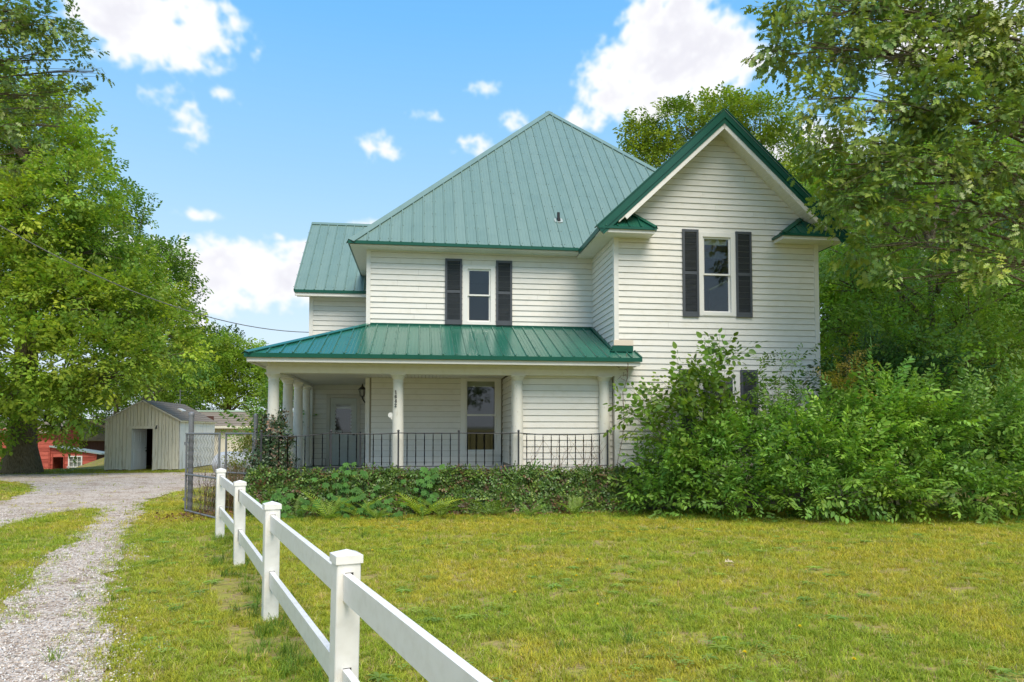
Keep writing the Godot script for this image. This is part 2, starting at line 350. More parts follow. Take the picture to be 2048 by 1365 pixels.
func _ready() -> void:
	# camera
	var cam := Camera3D.new()
	cam.name = "camera"
	add_child(cam)
	cam.position = Vector3(0, 1.65, 0)
	cam.rotation_degrees = Vector3(2.5, 0, 0)
	cam.set_frustum(0.05 * 1365.0 / 1400.0, Vector2(0, 0.05 * 121.4 / 1400.0), 0.05, 900.0)
	cam.current = true
	# sky and sun
	var env := Environment.new()
	env.background_mode = Environment.BG_SKY
	var sky := Sky.new()
	var sm := PanoramaSkyMaterial.new()
	sm.panorama = make_sky()
	sm.energy_multiplier = 0.685
	sky.sky_material = sm
	env.sky = sky
	env.background_energy_multiplier = 1.0
	env.tonemap_mode = Environment.TONE_MAPPER_LINEAR
	env.tonemap_exposure = 1.7
	env.sdfgi_enabled = true
	env.ssao_enabled = true
	env.ssil_enabled = true
	var we := WorldEnvironment.new()
	we.name = "environment"
	we.environment = env
	add_child(we)
	var sun := DirectionalLight3D.new()
	sun.name = "sun"
	add_child(sun)
	sun.rotation_degrees = Vector3(-56, 21, 0)
	sun.light_color = Color(1.0, 0.955, 0.88)
	sun.light_energy = 0.88
	sun.light_angular_distance = 40.0
	sun.shadow_enabled = true
	print("sky done ", Time.get_ticks_msec())
	make_materials()
	make_ground()
	make_house()
	make_outbuildings()
	print("buildings done ", Time.get_ticks_msec())
	make_porch_things()
	make_fences()
	make_trees()
	print("trees done ", Time.get_ticks_msec())
	make_bushes()
	make_porch_plants()
	make_lawn()
	make_small_things()
	print("all done ", Time.get_ticks_msec())

func make_materials() -> void:
	var stain := ntex(noise(3, 0.012, 5), [[0.0, Color(0.90, 0.885, 0.83)], [0.4, Color(0.975, 0.97, 0.955)], [1.0, Color(1, 1, 1)]])
	M.siding = tex(mat(Color(0.775, 0.758, 0.705), 0.42, 0.4), stain, Vector3(0.5, 0.9, 0.5))
	M.siding2 = tex(mat(Color(0.755, 0.742, 0.695), 0.45, 0.4), stain, Vector3(0.41, 0.7, 0.41))
	M.siding3 = tex(mat(Color(0.785, 0.762, 0.705), 0.42, 0.4), stain, Vector3(0.6, 0.5, 0.6))
	M.trim = tex(mat(Color(0.77, 0.755, 0.71), 0.5), stain, Vector3(0.8, 0.8, 0.8))
	var peel := ntex(noise(31, 0.02, 5), [[0.0, Color(0.55, 0.50, 0.44)], [0.16, Color(0.90, 0.88, 0.85)], [0.24, Color(0.975, 0.975, 0.965)], [1.0, Color(1, 1, 1)]])
	M.column = tex(mat(Color(0.74, 0.72, 0.65), 0.55), peel, Vector3(1.5, 0.6, 1.5))
	M.soffit = tex(mat(Color(0.74, 0.73, 0.68), 0.5), stain, Vector3(1.2, 1.2, 1.2))
	M.sheath = mat(Color(0.34, 0.305, 0.24), 0.9)
	M.inside = mat(Color(0.22, 0.21, 0.2), 0.9)
	var fade := ntex(noise(8, 0.01, 5), [[0.0, Color(0.8, 0.84, 0.84)], [0.5, Color(0.96, 0.97, 0.97)], [1.0, Color(1, 1, 1)]])
	M.roof = tex(mat(Color(0.158, 0.25, 0.21), 0.36, 0.6), fade, Vector3(0.35, 0.35, 0.35))
	M.roof2 = tex(mat(Color(0.166, 0.258, 0.218), 0.38, 0.6), fade, Vector3(0.5, 0.22, 0.5))
	M.proof = tex(mat(Color(0.016, 0.13, 0.085), 0.24, 0.62), fade, Vector3(0.5, 0.4, 0.5))
	M.proof2 = tex(mat(Color(0.022, 0.142, 0.094), 0.3, 0.62), fade, Vector3(0.4, 0.3, 0.4))
	M.green = tex(mat(Color(0.006, 0.088, 0.055), 0.34, 0.45), fade, Vector3(0.7, 0.7, 0.7))
	M.screw = mat(Color(0.09, 0.12, 0.11), 0.5)
	M.shutter = tex(mat(Color(0.075, 0.085, 0.098), 0.5), ntex(noise(15, 0.03, 4), [[0.0, Color(0.7, 0.7, 0.72)], [1.0, Color(1, 1, 1)]]), Vector3(2, 2, 2))
	M.sash = mat(Color(0.78, 0.765, 0.72), 0.45)
	var g := mat(Color(1, 1, 1), 0.02, 0.5)
	g.transparency = BaseMaterial3D.TRANSPARENCY_ALPHA
	g.albedo_color = Color(0.02, 0.025, 0.02, 0.05)
	M.glass = g
	M.blind = mat(Color(0.42, 0.46, 0.34), 0.7)
	M.curtain = mat(Color(0.6, 0.6, 0.55), 0.9)
	M.door = tex(mat(Color(0.60, 0.63, 0.60), 0.5), stain, Vector3(1, 1, 1))
	M.doorframe = tex(mat(Color(0.62, 0.60, 0.54), 0.55), stain, Vector3(1, 1, 1))
	M.iron = mat(Color(0.035, 0.036, 0.042), 0.5, 0.5)
	M.black = mat(Color(0.02, 0.02, 0.02), 0.4)
	var conc := noise(21, 0.03, 5)
	M.concrete = tex(mat(Color(0.34, 0.33, 0.29), 0.85), ntex(conc, [[0.0, Color(0.5, 0.52, 0.45)], [0.5, Color(0.85, 0.85, 0.8)], [1.0, Color(1, 1, 1)]]), Vector3(0.7, 0.7, 0.7))
	M.stone = tex(mat(Color(0.30, 0.28, 0.25), 0.9), ntex(conc, [[0.0, Color(0.4, 0.4, 0.4)], [1.0, Color(1, 1, 1)]]), Vector3(0.6, 0.6, 0.6))
	# vertical weathering streaks of the shed and the barn: paint worn to grey wood
	var streak := ntex(noise(41, 0.014, 5), [[0.0, Color(0.52, 0.47, 0.39)], [0.16, Color(0.74, 0.71, 0.64)], [0.3, Color(0.94, 0.93, 0.9)], [1.0, Color(1, 1, 1)]])
	M.shed = tex(mat(Color(0.84, 0.80, 0.70), 0.8, 0.2), streak, Vector3(2.2, 0.16, 2.2))
	M.shed2 = tex(mat(Color(0.86, 0.83, 0.74), 0.8, 0.2), streak, Vector3(1.6, 0.12, 1.6))
	M.shedside = tex(mat(Color(0.86, 0.85, 0.82), 0.7, 0.2), streak, Vector3(0.4, 0.1, 0.4))
	M.shingle = tex(mat(Color(0.33, 0.285, 0.235), 0.95, 0.15), ntex(noise(43, 0.08, 3), [[0.0, Color(0.5, 0.5, 0.5)], [1.0, Color(1, 1, 1)]]), Vector3(0.8, 0.8, 0.8))
	M.barnred = tex(mat(Color(0.60, 0.15, 0.11), 0.75, 0.2), ntex(noise(47, 0.02, 4), [[0.0, Color(0.62, 0.55, 0.55)], [0.5, Color(0.95, 0.93, 0.92)], [1.0, Color(1, 1, 1)]]), Vector3(0.15, 0.8, 0.15))
	M.barnred2 = tex(mat(Color(0.53, 0.125, 0.09), 0.75, 0.2), ntex(noise(48, 0.02, 4), [[0.0, Color(0.55, 0.5, 0.5)], [1.0, Color(1, 1, 1)]]), Vector3(0.1, 0.9, 0.1))
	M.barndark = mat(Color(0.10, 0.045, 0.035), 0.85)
	M.barnroof = tex(mat(Color(0.30, 0.24, 0.17), 0.8), streak, Vector3(0.2, 0.2, 0.2))
	M.tin = mat(Color(0.34, 0.40, 0.38), 0.45, 0.5)
	M.tank = mat(Color(0.40, 0.43, 0.46), 0.3)
	M.galv = tex(mat(Color(0.25, 0.26, 0.275), 0.5, 0.5, 0.25), ntex(noise(51, 0.05, 4), [[0.0, Color(0.6, 0.6, 0.6)], [1.0, Color(1, 1, 1)]]), Vector3(2, 2, 2))
	M.wire = mat(Color(0.16, 0.15, 0.14), 0.6, 0.5, 0.2)
	M.vinyl = tex(mat(Color(0.85, 0.835, 0.80), 0.32, 0.4), ntex(noise(53, 0.02, 5), [[0.0, Color(0.86, 0.85, 0.82)], [0.5, Color(0.98, 0.98, 0.97)], [1.0, Color(1, 1, 1)]]), Vector3(0.9, 0.9, 0.9))
	M.slot = mat(Color(0.05, 0.045, 0.04), 0.9)
	var barkn := noise(61, 0.03, 5)
	M.bark = relief(tex(mat(Color(0.25, 0.21, 0.155), 0.95, 0.2), ntex(barkn, [[0.0, Color(0.3, 0.28, 0.25)], [0.45, Color(0.75, 0.75, 0.65)], [1.0, Color(1, 1, 0.95)]]), Vector3(1.3, 0.35, 1.3)), ntex(barkn, []), 5.0)
	M.maple = leafmat(0.5, 0.38, 0.85)
	M.oak = leafmat(0.4, 0.5, 0.55)
	M.bush = leafmat(0.42, 0.45, 0.75)
	M.ivy = leafmat(0.4, 0.5, 0.3)
	M.grass = leafmat(0.6, 0.3, 0.7)
	M.creeper = leafmat(0.6, 0.35, 0.4)
	M.dry = mat(Color(0.36, 0.25, 0.13), 0.8, 0.3)
	M.flower = mat(Color(0.9, 0.7, 0.02), 0.7, 0.3)
	var gn := noise(71, 0.018, 6)
	gn.fractal_gain = 0.6
	M.ground = relief(tex(mat(Color(1, 1, 1), 0.95, 0.15), ntex(gn, [[0.0, Color(0.27, 0.19, 0.10)], [0.36, Color(0.32, 0.25, 0.11)], [0.52, Color(0.30, 0.27, 0.075)], [1.0, Color(0.28, 0.29, 0.06)]], 1024), Vector3(0.23, 0.23, 0.23)), ntex(noise(72, 0.1, 4), []), 3.0)
	var cell := noise(81, 0.055, 2, FastNoiseLite.TYPE_CELLULAR)
	cell.cellular_return_type = FastNoiseLite.RETURN_CELL_VALUE
	cell.fractal_type = FastNoiseLite.FRACTAL_NONE
	var cd := noise(81, 0.055, 2, FastNoiseLite.TYPE_CELLULAR)
	cd.cellular_return_type = FastNoiseLite.RETURN_DISTANCE
	cd.fractal_type = FastNoiseLite.FRACTAL_NONE
	M.gravel = relief(tex(mat(Color(0.88, 0.83, 0.77), 0.9, 0.3), ntex(cell, [[0.0, Color(0.26, 0.21, 0.17)], [0.25, Color(0.45, 0.40, 0.36)], [0.55, Color(0.60, 0.56, 0.52)], [1.0, Color(0.78, 0.76, 0.73)]], 1024), Vector3(0.62, 0.62, 0.62)), ntex(cd, []), -2.0)
	M.gravel.detail_enabled = true
	M.gravel.detail_blend_mode = BaseMaterial3D.BLEND_MODE_MUL
	M.gravel.detail_albedo = ntex(noise(83, 0.012, 5), [[0.0, Color(0.62, 0.54, 0.47)], [0.42, Color(0.9, 0.87, 0.84)], [1.0, Color(1, 1, 1)]])
	M.gravel.detail_uv_layer = BaseMaterial3D.DETAIL_UV_2
	M.gravel.uv2_triplanar = true
	M.gravel.uv2_world_triplanar = true
	M.gravel.uv2_scale = Vector3(0.16, 0.16, 0.16)
	M.pebble = mat(Color(1, 1, 1), 0.85, 0.3)
	M.pebble.vertex_color_use_as_albedo = true

var drive := PackedVector2Array()
func make_ground() -> void:
	var xs := [-420.0, -220.0, -120.0, -70.0]
	for i in 41: xs.append(-50.0 + i * 2.5)
	xs.append_array([70.0, 120.0, 220.0, 420.0])
	var zs := [-420.0, -220.0, -130.0, -90.0]
	for i in 33: zs.append(-70.0 + i * 2.5)
	zs.append_array([40.0, 90.0, 220.0, 420.0])
	var mb := MB.new()
	for j in zs.size() - 1:
		for i in xs.size() - 1:
			var x0: float = xs[i]
			var x1: float = xs[i + 1]
			var z0: float = zs[j]
			var z1: float = zs[j + 1]
			mb.quad(Vector3(x0, ground_y(x0, z1), z1), Vector3(x1, ground_y(x1, z1), z1), Vector3(x1, ground_y(x1, z0), z0), Vector3(x0, ground_y(x0, z0), z0))
	setting(part("ground", mb, M.ground))
	var corner := [Vector2(-1.6, -2.0), Vector2(-2.62, -4.7), Vector2(-3.17, -5.5), Vector2(-4.04, -6.98), Vector2(-5.5, -9.92), Vector2(-7.1, -13.3), Vector2(-9.0, -17.5), Vector2(-9.3, -20), Vector2(-8.6, -23), Vector2(-8.2, -27.5), Vector2(-13.3, -28.7), Vector2(-20, -27.3), Vector2(-32, -25), Vector2(-32, -22.5), Vector2(-17.8, -24.0), Vector2(-15.01, -22.11), Vector2(-13.27, -19.36), Vector2(-12.08, -16.6), Vector2(-11.3, -12), Vector2(-10.6, -6), Vector2(-9.5, -1), Vector2(-7.6, -1), Vector2(-8.2, -6), Vector2(-8.67, -11.5), Vector2(-9.25, -14.1), Vector2(-9.2, -15.4), Vector2(-8.4, -14.3), Vector2(-7.55, -12.58), Vector2(-6.16, -9.52), Vector2(-5.16, -7.42), Vector2(-4.6, -6.2), Vector2(-3.7, -4.0), Vector2(-3.0, -2.0)]
	var nz := noise(90, 1.1, 3)
	for i in corner.size():
		var a: Vector2 = corner[i]
		var b: Vector2 = corner[(i + 1) % corner.size()]
		var steps := maxi(1, int(a.distance_to(b) / 0.22))
		for k in steps:
			var p := a.lerp(b, float(k) / steps)
			drive.append(p + Vector2(nz.get_noise_2d(p.x, p.y), nz.get_noise_2d(p.x + 50, p.y)) * 0.22)
	var tri := Geometry2D.triangulate_polygon(drive)
	var gb := MB.new()
	for i in range(0, tri.size(), 3):
		var p: Array = [drive[tri[i]], drive[tri[i + 1]], drive[tri[i + 2]]]
		if (p[1] - p[0]).cross(p[2] - p[0]) > 0: p.reverse()
		gb.tri(Vector3(p[0].x, 0.012, p[0].y), Vector3(p[1].x, 0.012, p[1].y), Vector3(p[2].x, 0.012, p[2].y))
	setting(part("driveway", gb, M.gravel))

# ---------- clapboards ----------
# One course after another; edge(y) gives the wall's two ends at that height; holes are [x0, x1, y0, y1] in the wall's own plane.
func siding(parent: Node, y0: float, y1: float, step: float, edge: Callable, holes: Array, place: Transform3D, mats: Array) -> void:
	var k := 0
	var y := y0
	var r := RandomNumberGenerator.new()
	r.seed = 11 + int(y1 * 100)
	while y < y1 - 0.01:
		var top := minf(y + step, y1)
		var cuts := [y, top]
		for h in holes:
			for hy in [h[2], h[3]]:
				if hy > y + 0.004 and hy < top - 0.004: cuts.append(hy)
		cuts.sort()
		var lean := r.randf_range(-0.0012, 0.0012)
		for q in cuts.size() - 1:
			var a: float = cuts[q]
			var b: float = cuts[q + 1]
			var ea: Vector2 = edge.call(a)
			var eb: Vector2 = edge.call(b)
			var runs := [[ea.x, ea.y, eb.x, eb.y]]
			for h in holes:
				if h[2] < b - 0.002 and h[3] > a + 0.002:
					var more := []
					for u in runs:
						if h[0] <= minf(u[0], u[2]) and h[1] >= maxf(u[1], u[3]): continue
						if h[0] > minf(u[0], u[2]) and h[0] < maxf(u[1], u[3]): more.append([u[0], h[0], u[2], h[0]])
						if h[1] < maxf(u[1], u[3]) and h[1] > minf(u[0], u[2]): more.append([h[1], u[1], h[1], u[3]])
						if h[1] <= minf(u[0], u[2]) or h[0] >= maxf(u[1], u[3]): more.append(u)
					runs = more
			var a_of_course := a
			if cuts.size() == 2:  # panels come in lengths: butt joints here and there
				var joined := []
				for u in runs:
					if u[1] - u[0] > 2.2 and r.randf() < 0.6:
						var at: float = lerpf(u[0], u[1], r.randf_range(0.2, 0.8))
						joined.append([u[0], at, u[2], at])
						joined.append([at + 0.003, u[1], at + 0.003, u[3]])
					else:
						joined.append(u)
				runs = joined
			for u in runs:
				a = a_of_course
				if u[1] - u[0] < 0.01 and u[3] - u[2] < 0.01: continue
				lean = r.randf_range(-0.0014, 0.0014)
				var za := lerpf(0.022, 0.004, (a - y) / step) + lean
				var zb := lerpf(0.022, 0.004, (b - y) / step) + lean
				var mb := MB.new()
				if q == 0:  # rolled bottom lip, hanging clear of the course below
					a += 0.006
					mb.quad(Vector3(u[0], a, 0.001), Vector3(u[1], a, 0.001), Vector3(u[1], a, za), Vector3(u[0], a, za))
				mb.quad(Vector3(u[0], a, za), Vector3(u[1], a, za), Vector3(u[3], b, zb), Vector3(u[2], b, zb))
				mb.quad(Vector3(u[0], a, 0.0), Vector3(u[0], a, za), Vector3(u[2], b, zb), Vector3(u[2], b, 0.0))
				mb.quad(Vector3(u[1], a, za), Vector3(u[1], a, 0.0), Vector3(u[3], b, 0.0), Vector3(u[3], b, zb))
				var o := part("siding_board", mb, mats[(k * 7 + k / 3) % mats.size()], parent)
				o.transform = place
		k += 1
		y += step
# a wall sheet with thickness behind the boards, open at the holes
func sheet(mb: MB, x0: float, x1: float, y0: float, y1: float, holes: Array, zf: float, zb: float) -> void:
	var ys := [y0, y1]
	for h in holes:
		ys.append_array([h[2], h[3]])
	ys.sort()
	for i in ys.size() - 1:
		var a: float = ys[i]
		var b: float = ys[i + 1]
		if b - a < 0.001: continue
		var runs := [[x0, x1]]
		for h in holes:
			if h[2] < b - 0.001 and h[3] > a + 0.001:
				var more := []
				for u in runs:
					if h[0] > u[0]: more.append([u[0], minf(h[0], u[1])])
					if h[1] < u[1]: more.append([maxf(h[1], u[0]), u[1]])
				runs = more
		for u in runs:
			mb.box(Vector3(u[0], a, zb), Vector3(u[1], b, zf))

# ---------- metal roof ----------
# pts: outline in (s along the eave, t up the slope), counter-clockwise; o, es, et: origin and axes in the house frame
func metal_roof(parent: Node, pts: PackedVector2Array, o: Vector3, es: Vector3, et: Vector3, pitch: float, mats: Array, phase := 0.0, screws := true) -> void:
	var nrm := es.cross(et).normalized()
	var lo := 1e9
	var hi := -1e9
	for p in pts:
		lo = minf(lo, p.x)
		hi = maxf(hi, p.x)
	var s := lo - phase
	var k := 0
	var sc := MB.new()
	while s < hi - 0.005:
		var a := maxf(s, lo)
		var b := minf(s + pitch, hi)
		var cell := PackedVector2Array([Vector2(a, -50), Vector2(b, -50), Vector2(b, 50), Vector2(a, 50)])
		var got := Geometry2D.intersect_polygons(pts, cell)
		for poly in got:
			if poly.size() < 3: continue
			if Geometry2D.is_polygon_clockwise(poly): poly.reverse()
			var w3 := []
			for p in poly: w3.append(o + es * p.x + et * p.y)
			var mb := MB.new()
			mb.slab(w3, nrm * 0.012)
			for rib in [[a, 0.022, 0.027], [a + pitch * 0.36, 0.009, 0.0035], [a + pitch * 0.66, 0.009, 0.0035]]:
				var sx: float = rib[0]
				var t0 := 1e9
				var t1 := -1e9
				for i in poly.size():
					var p: Vector2 = poly[i]
					var q: Vector2 = poly[(i + 1) % poly.size()]
					if (p.x - sx) * (q.x - sx) <= 0.0 and absf(p.x - q.x) > 1e-6:
						var tt := lerpf(p.y, q.y, (sx - p.x) / (q.x - p.x))
						t0 = minf(t0, tt)
						t1 = maxf(t1, tt)
					elif absf(p.x - sx) < 1e-5 and absf(q.x - sx) < 1e-5:
						t0 = minf(t0, minf(p.y, q.y))
						t1 = maxf(t1, maxf(p.y, q.y))
				if t1 - t0 < 0.02 or sx > b: continue
				var wd: float = rib[1]
				var ht: float = rib[2]
				var e0 := o + es * sx + et * (t0 - (0.012 if t0 < 0.01 else 0.0))
				var e1 := o + es * sx + et * t1
				var l := es * wd
				var m := es * wd * 0.45
				var up := nrm * ht
				mb.quad(e0 - l, e0 - m + up, e1 - m + up, e1 - l)
				mb.quad(e0 - m + up, e0 + m + up, e1 + m + up, e1 - m + up)
				mb.quad(e0 + m + up, e0 + l, e1 + l, e1 + m + up)
				mb.quad(e0 - l, e0 + l, e0 + m + up, e0 - m + up)
				if screws and rib[1] > 0.02:
					var t := 0.12
					while t < t1 - 0.05:
						if t > t0:
							for dx in [0.035] if k % 4 else [-0.035, 0.045]:
								var cc: Vector3 = o + es * (sx + dx) + et * t + nrm * 0.004
								sc.box(cc - Vector3(0.007, 0.007, 0.007), cc + Vector3(0.007, 0.007, 0.007))
						t += 0.61
			part("roof_panel", mb, mats[k % mats.size()], parent)
		k += 1
		s += pitch
	if sc.v.size():
		part("screws", sc, M.screw, parent).set_meta("kind", "stuff")
# bent cap over a hip or ridge: a, b ends; n1, n2 the normals of the two roof planes
func cap(parent: Node, a: Vector3, b: Vector3, n1: Vector3, n2: Vector3, wide: float, m: Material) -> void:
	var d := (b - a).normalized()
	var l := n1.cross(d).normalized()
	if l.dot(n2) > 0: l = -l
	var r := n2.cross(d).normalized()
	if r.dot(n1) > 0: r = -r
	var up := (n1 + n2).normalized() * 0.036
	var mb := MB.new()
	for s in [l, r]:
		var nn: Vector3 = n1 if s == l else n2
		var e := [a + up, b + up, b + up * 0.9 + s * wide, a + up * 0.9 + s * wide]
		if (e[1] - e[0]).cross(e[3] - e[0]).dot(nn) < 0: e.reverse()
		mb.slab(e, nn * 0.008)
		mb.beam(a + up * 0.72 + s * wide, b + up * 0.72 + s * wide, s * 0.006, nn * 0.011)
	part("ridge_cap", mb, m, parent)

# ---------- windows, shutters ----------
func window(parent: Node, x0: float, x1: float, y0: float, y1: float, z: float, blind: float, tilt := 0.0) -> void:
	var w := sub("window", parent)
	w.position = Vector3(0, 0, z)
	var f := MB.new()
	var c := 0.075
	f.box(Vector3(x0 - 0.045, y0 - 0.012, -0.10), Vector3(x0 + c, y1 + 0.012, 0.030))
	f.box(Vector3(x1 - c, y0 - 0.012, -0.10), Vector3(x1 + 0.035, y1 + 0.012, 0.030))
	f.box(Vector3(x0 + c, y1 - c, -0.10), Vector3(x1 - c, y1 + 0.012, 0.032))
	f.box(Vector3(x0 + c, y0 - 0.012, -0.10), Vector3(x1 - c, y0 + c * 0.8, 0.034))
	part("frame", f, M.sash, w)
	var ym := (y0 + y1) * 0.5
	var ix := x0 + c + 0.002
	var jx := x1 - c - 0.002
	for half in 2:
		var a := (y0 + c * 0.8 + 0.002) if half == 0 else ym - 0.018
		var b := ym + 0.018 if half == 0 else y1 - c - 0.002
		var zz := -0.052 if half == 0 else -0.018
		var s := MB.new()
		var t := 0.036
		s.box(Vector3(ix, a, zz - 0.016), Vector3(ix + t, b, zz + 0.016))
		s.box(Vector3(jx - t, a, zz - 0.016), Vector3(jx, b, zz + 0.016))
		s.box(Vector3(ix + t, b - t, zz - 0.015), Vector3(jx - t, b, zz + 0.015))
		s.box(Vector3(ix + t, a, zz - 0.015), Vector3(jx - t, a + t, zz + 0.015))
		part("sash", s, M.sash, w)
		for dz in [0.004, -0.010]:
			var p := MB.new()
			var q := [Vector3(ix + t - 0.004, a + t - 0.004, zz + dz), Vector3(jx - t + 0.004, a + t - 0.004, zz + dz), Vector3(jx - t + 0.004, b - t + 0.004, zz + dz + tilt), Vector3(ix + t - 0.004, b - t + 0.004, zz + dz + tilt)]
			p.quad(q[0], q[1], q[2], q[3])
			part("pane", p, M.glass, w)
	if blind > 0:
		var bl := MB.new()
		bl.box(Vector3(ix + 0.03, y1 - c - blind, -0.13), Vector3(jx - 0.03, y1 - c, -0.118))
		part("blind", bl, M.blind, w)
func shutter(parent: Node, x0: float, x1: float, y0: float, y1: float, z: float) -> void:
	var mb := MB.new()
	var st := 0.05
	mb.box(Vector3(x0, y0, z + 0.014), Vector3(x0 + st, y1, z + 0.055))
	mb.box(Vector3(x1 - st, y0, z + 0.014), Vector3(x1, y1, z + 0.055))
	var ym := lerpf(y0, y1, 0.5)
	for r in [[y0, y0 + 0.11], [ym - 0.035, ym + 0.035], [y1 - 0.06, y1]]:
		mb.box(Vector3(x0 + st, r[0], z + 0.014), Vector3(x1 - st, r[1], z + 0.052))
	mb.box(Vector3(x0 + st, y0 + 0.1, z + 0.012), Vector3(x1 - st, y1 - 0.05, z + 0.018))
	var y := y0 + 0.125
	while y < y1 - 0.075:
		if absf(y - ym) > 0.05:
			mb.beam(Vector3(x0 + st, y, z + 0.034), Vector3(x1 - st, y, z + 0.034), Vector3(0, 0.004, 0.0035), Vector3(0, 0.010, -0.013))
		y += 0.026
	part("shutter", mb, M.shutter, parent)

func make_house() -> void:
	var H := thing("farmhouse", "two-storey white clapboard farmhouse with green metal roofs and a columned porch", "house", HOUSE_AT, HOUSE_TURN)
	var I := Transform3D.IDENTITY
	var boards := [M.siding, M.siding2, M.siding3]
	var step := 0.132
	# ---- projecting gable wing, front wall at z = 0
	var wing := sub("wall", H)
	var holes := [[1.93, 2.72, 4.22, 6.03], [1.87, 2.78, 1.24, 2.92]]
	var gable := func(y: float) -> Vector2:
		var k := maxf(0.0, (y - 6.14) / (8.37 - 6.14))
		return Vector2(0.09 if y < 5.93 else lerpf(0.0, 2.35, k), 4.61 if y < 5.93 else lerpf(4.7, 2.35, k))
	siding(wing, 0.62, 8.33, step, gable, holes, I, boards)
	var b := MB.new()
	sheet(b, 0.0, 4.7, 0.55, 6.1, holes, 0.0, -0.16)
	b.slab([Vector3(0.0, 6.1, 0), Vector3(4.7, 6.1, 0), Vector3(2.35, 8.36, 0)], Vector3(0, 0, 0.16))
	part("sheathing", b, M.sheath, wing)
	# ---- left flank of the wing, upper storey, faces -x
	var flank := sub("wall", H)
	siding(flank, 3.5, 5.95, step, func(_y): return Vector2(0.0, 1.87), [], Transform3D(Basis(Vector3(0, 0, 1), Vector3.UP, Vector3(-1, 0, 0)), Vector3(0, 0, -1.95)), boards)
	b = MB.new()
	b.box(Vector3(0.0, 0.55, -9.4), Vector3(0.16, 5.95, -0.16))
	part("sheathing", b, M.sheath, flank)
	# ---- main front wall, z = -1.95
	var main := sub("wall", H)
	var mh := [[-3.12, -2.42, 4.22, 5.62], [-3.16, -2.28, 1.14, 2.97]]
	siding(main, 4.17, 6.0, step, func(_y): return Vector2(-5.32, 0.0), mh, Transform3D(Basis.IDENTITY, Vector3(0, 0, -1.95)), boards)
	siding(main, 0.95, 2.92, step, func(_y): return Vector2(-5.28, -2.25), mh, Transform3D(Basis.IDENTITY, Vector3(0, 0, -1.95)), boards)
	b = MB.new()
	sheet(b, -5.39, 0.0, 0.55, 6.0, mh, -1.95, -2.11)
	part("sheathing", b, M.sheath, main)
	# ---- enclosed corner of the porch: front at z = -0.15, side facing -x
	var nook := sub("wall", H)
	siding(nook, 0.95, 2.9, step, func(_y): return Vector2(-2.10, -0.02), [], Transform3D(Basis.IDENTITY, Vector3(0, 0, -0.15)), boards)
	siding(nook, 0.95, 2.9, step, func(_y): return Vector2(0.0, 1.72), [], Transform3D(Basis(Vector3(0, 0, 1), Vector3.UP, Vector3(-1, 0, 0)), Vector3(-2.19, 0, -1.95)), boards)
	b = MB.new()
	b.box(Vector3(-2.19, 0.76, -0.25), Vector3(-0.002, 2.92, -0.15))
	b.box(Vector3(-2.19, 0.76, -1.94), Vector3(-2.09, 2.92, -0.25))
	part("sheathing", b, M.sheath, nook)
	# ---- set-back wing at the left: door wall, z = -4.6
	var ell := sub("wall", H)
	var eh := [[-6.62, -5.78, 0.76, 2.64]]
	siding(ell, 0.95, 5.4, step, func(_y): return Vector2(-7.02, -5.39), eh, Transform3D(Basis.IDENTITY, Vector3(0, 0, -4.6)), boards)
	b = MB.new()
	sheet(b, -7.1, -5.39, 0.55, 5.4, eh, -4.6, -4.76)
	part("sheathing", b, M.sheath, ell)
	# ---- walls out of sight that close the house
	var back := sub("wall", H)
	siding(back, 0.62, 6.0, step, func(_y): return Vector2(0.0, 2.65), [], Transform3D(Basis(Vector3(0, 0, 1), Vector3.UP, Vector3(-1, 0, 0)), Vector3(-5.39, 0, -4.6)), boards)
	b = MB.new()
	b.box(Vector3(-5.39, 0.55, -9.4), Vector3(-5.23, 6.0, -2.11))
	b.box(Vector3(4.54, 0.55, -9.4), Vector3(4.7, 5.95, -0.16))
	b.box(Vector3(-7.1, 0.55, -9.4), Vector3(4.7, 6.0, -9.56))
	b.box(Vector3(-7.1, 0.55, -9.4), Vector3(-6.94, 5.4, -4.76))
	b.slab([Vector3(-7.1, 5.4, -4.76), Vector3(-7.1, 7.85, -7.0), Vector3(-7.1, 5.4, -9.4)], Vector3(-0.1, 0, 0))
	part("sheathing", b, M.siding, back)
	b = MB.new()
	b.box(Vector3(-7.0, 0.60, -9.4), Vector3(4.6, 0.74, -2.11))
	b.box(Vector3(0.16, 0.60, -2.11), Vector3(4.54, 0.74, -0.16))
	b.box(Vector3(-7.0, 3.30, -9.4), Vector3(4.6, 3.55, -2.11))
	b.box(Vector3(0.16, 3.30, -2.11), Vector3(4.54, 3.55, -0.16))
	b.box(Vector3(-5.2, 5.98, -9.4), Vector3(4.5, 6.04, -2.11))
	b.box(Vector3(0.16, 6.20, -2.11), Vector3(4.4, 6.26, -0.16))
	b.box(Vector3(-5.0, 0.74, -5.6), Vector3(4.5, 6.0, -5.5))  # unseen cross wall, added only so the rooms behind the windows stay dark
	part("floor", b, M.inside, H)
	# ---- corner posts and skirting
	for q in [[-0.012, 0.09, 0.62, 5.93, -0.09, 0.032], [4.61, 4.712, 0.62, 5.93, -0.09, 0.032], [-5.415, -5.32, 0.95, 2.92, -2.04, -1.918], [-5.415, -5.32, 4.10, 6.0, -2.04, -1.918], [-7.125, -7.02, 0.95, 5.4, -4.69, -4.568], [-2.215, -2.10, 0.95, 2.91, -0.24, -0.118]]:
		b = MB.new()
		b.box(Vector3(q[0], q[2], q[4]), Vector3(q[1], q[3], q[5]))
		part("corner_trim", b, M.trim, H)
	for q in [[-5.40, -2.2, -1.95, -1.92], [-2.21, -0.03, -0.15, -0.12], [-7.1, -6.66, -4.6, -4.57], [-5.74, -5.40, -4.6, -4.57]]:
		b = MB.new()
		b.box(Vector3(q[0], 0.77, q[2]), Vector3(q[1], 0.945, q[3]))
		part("skirting_board", b, M.trim, H)
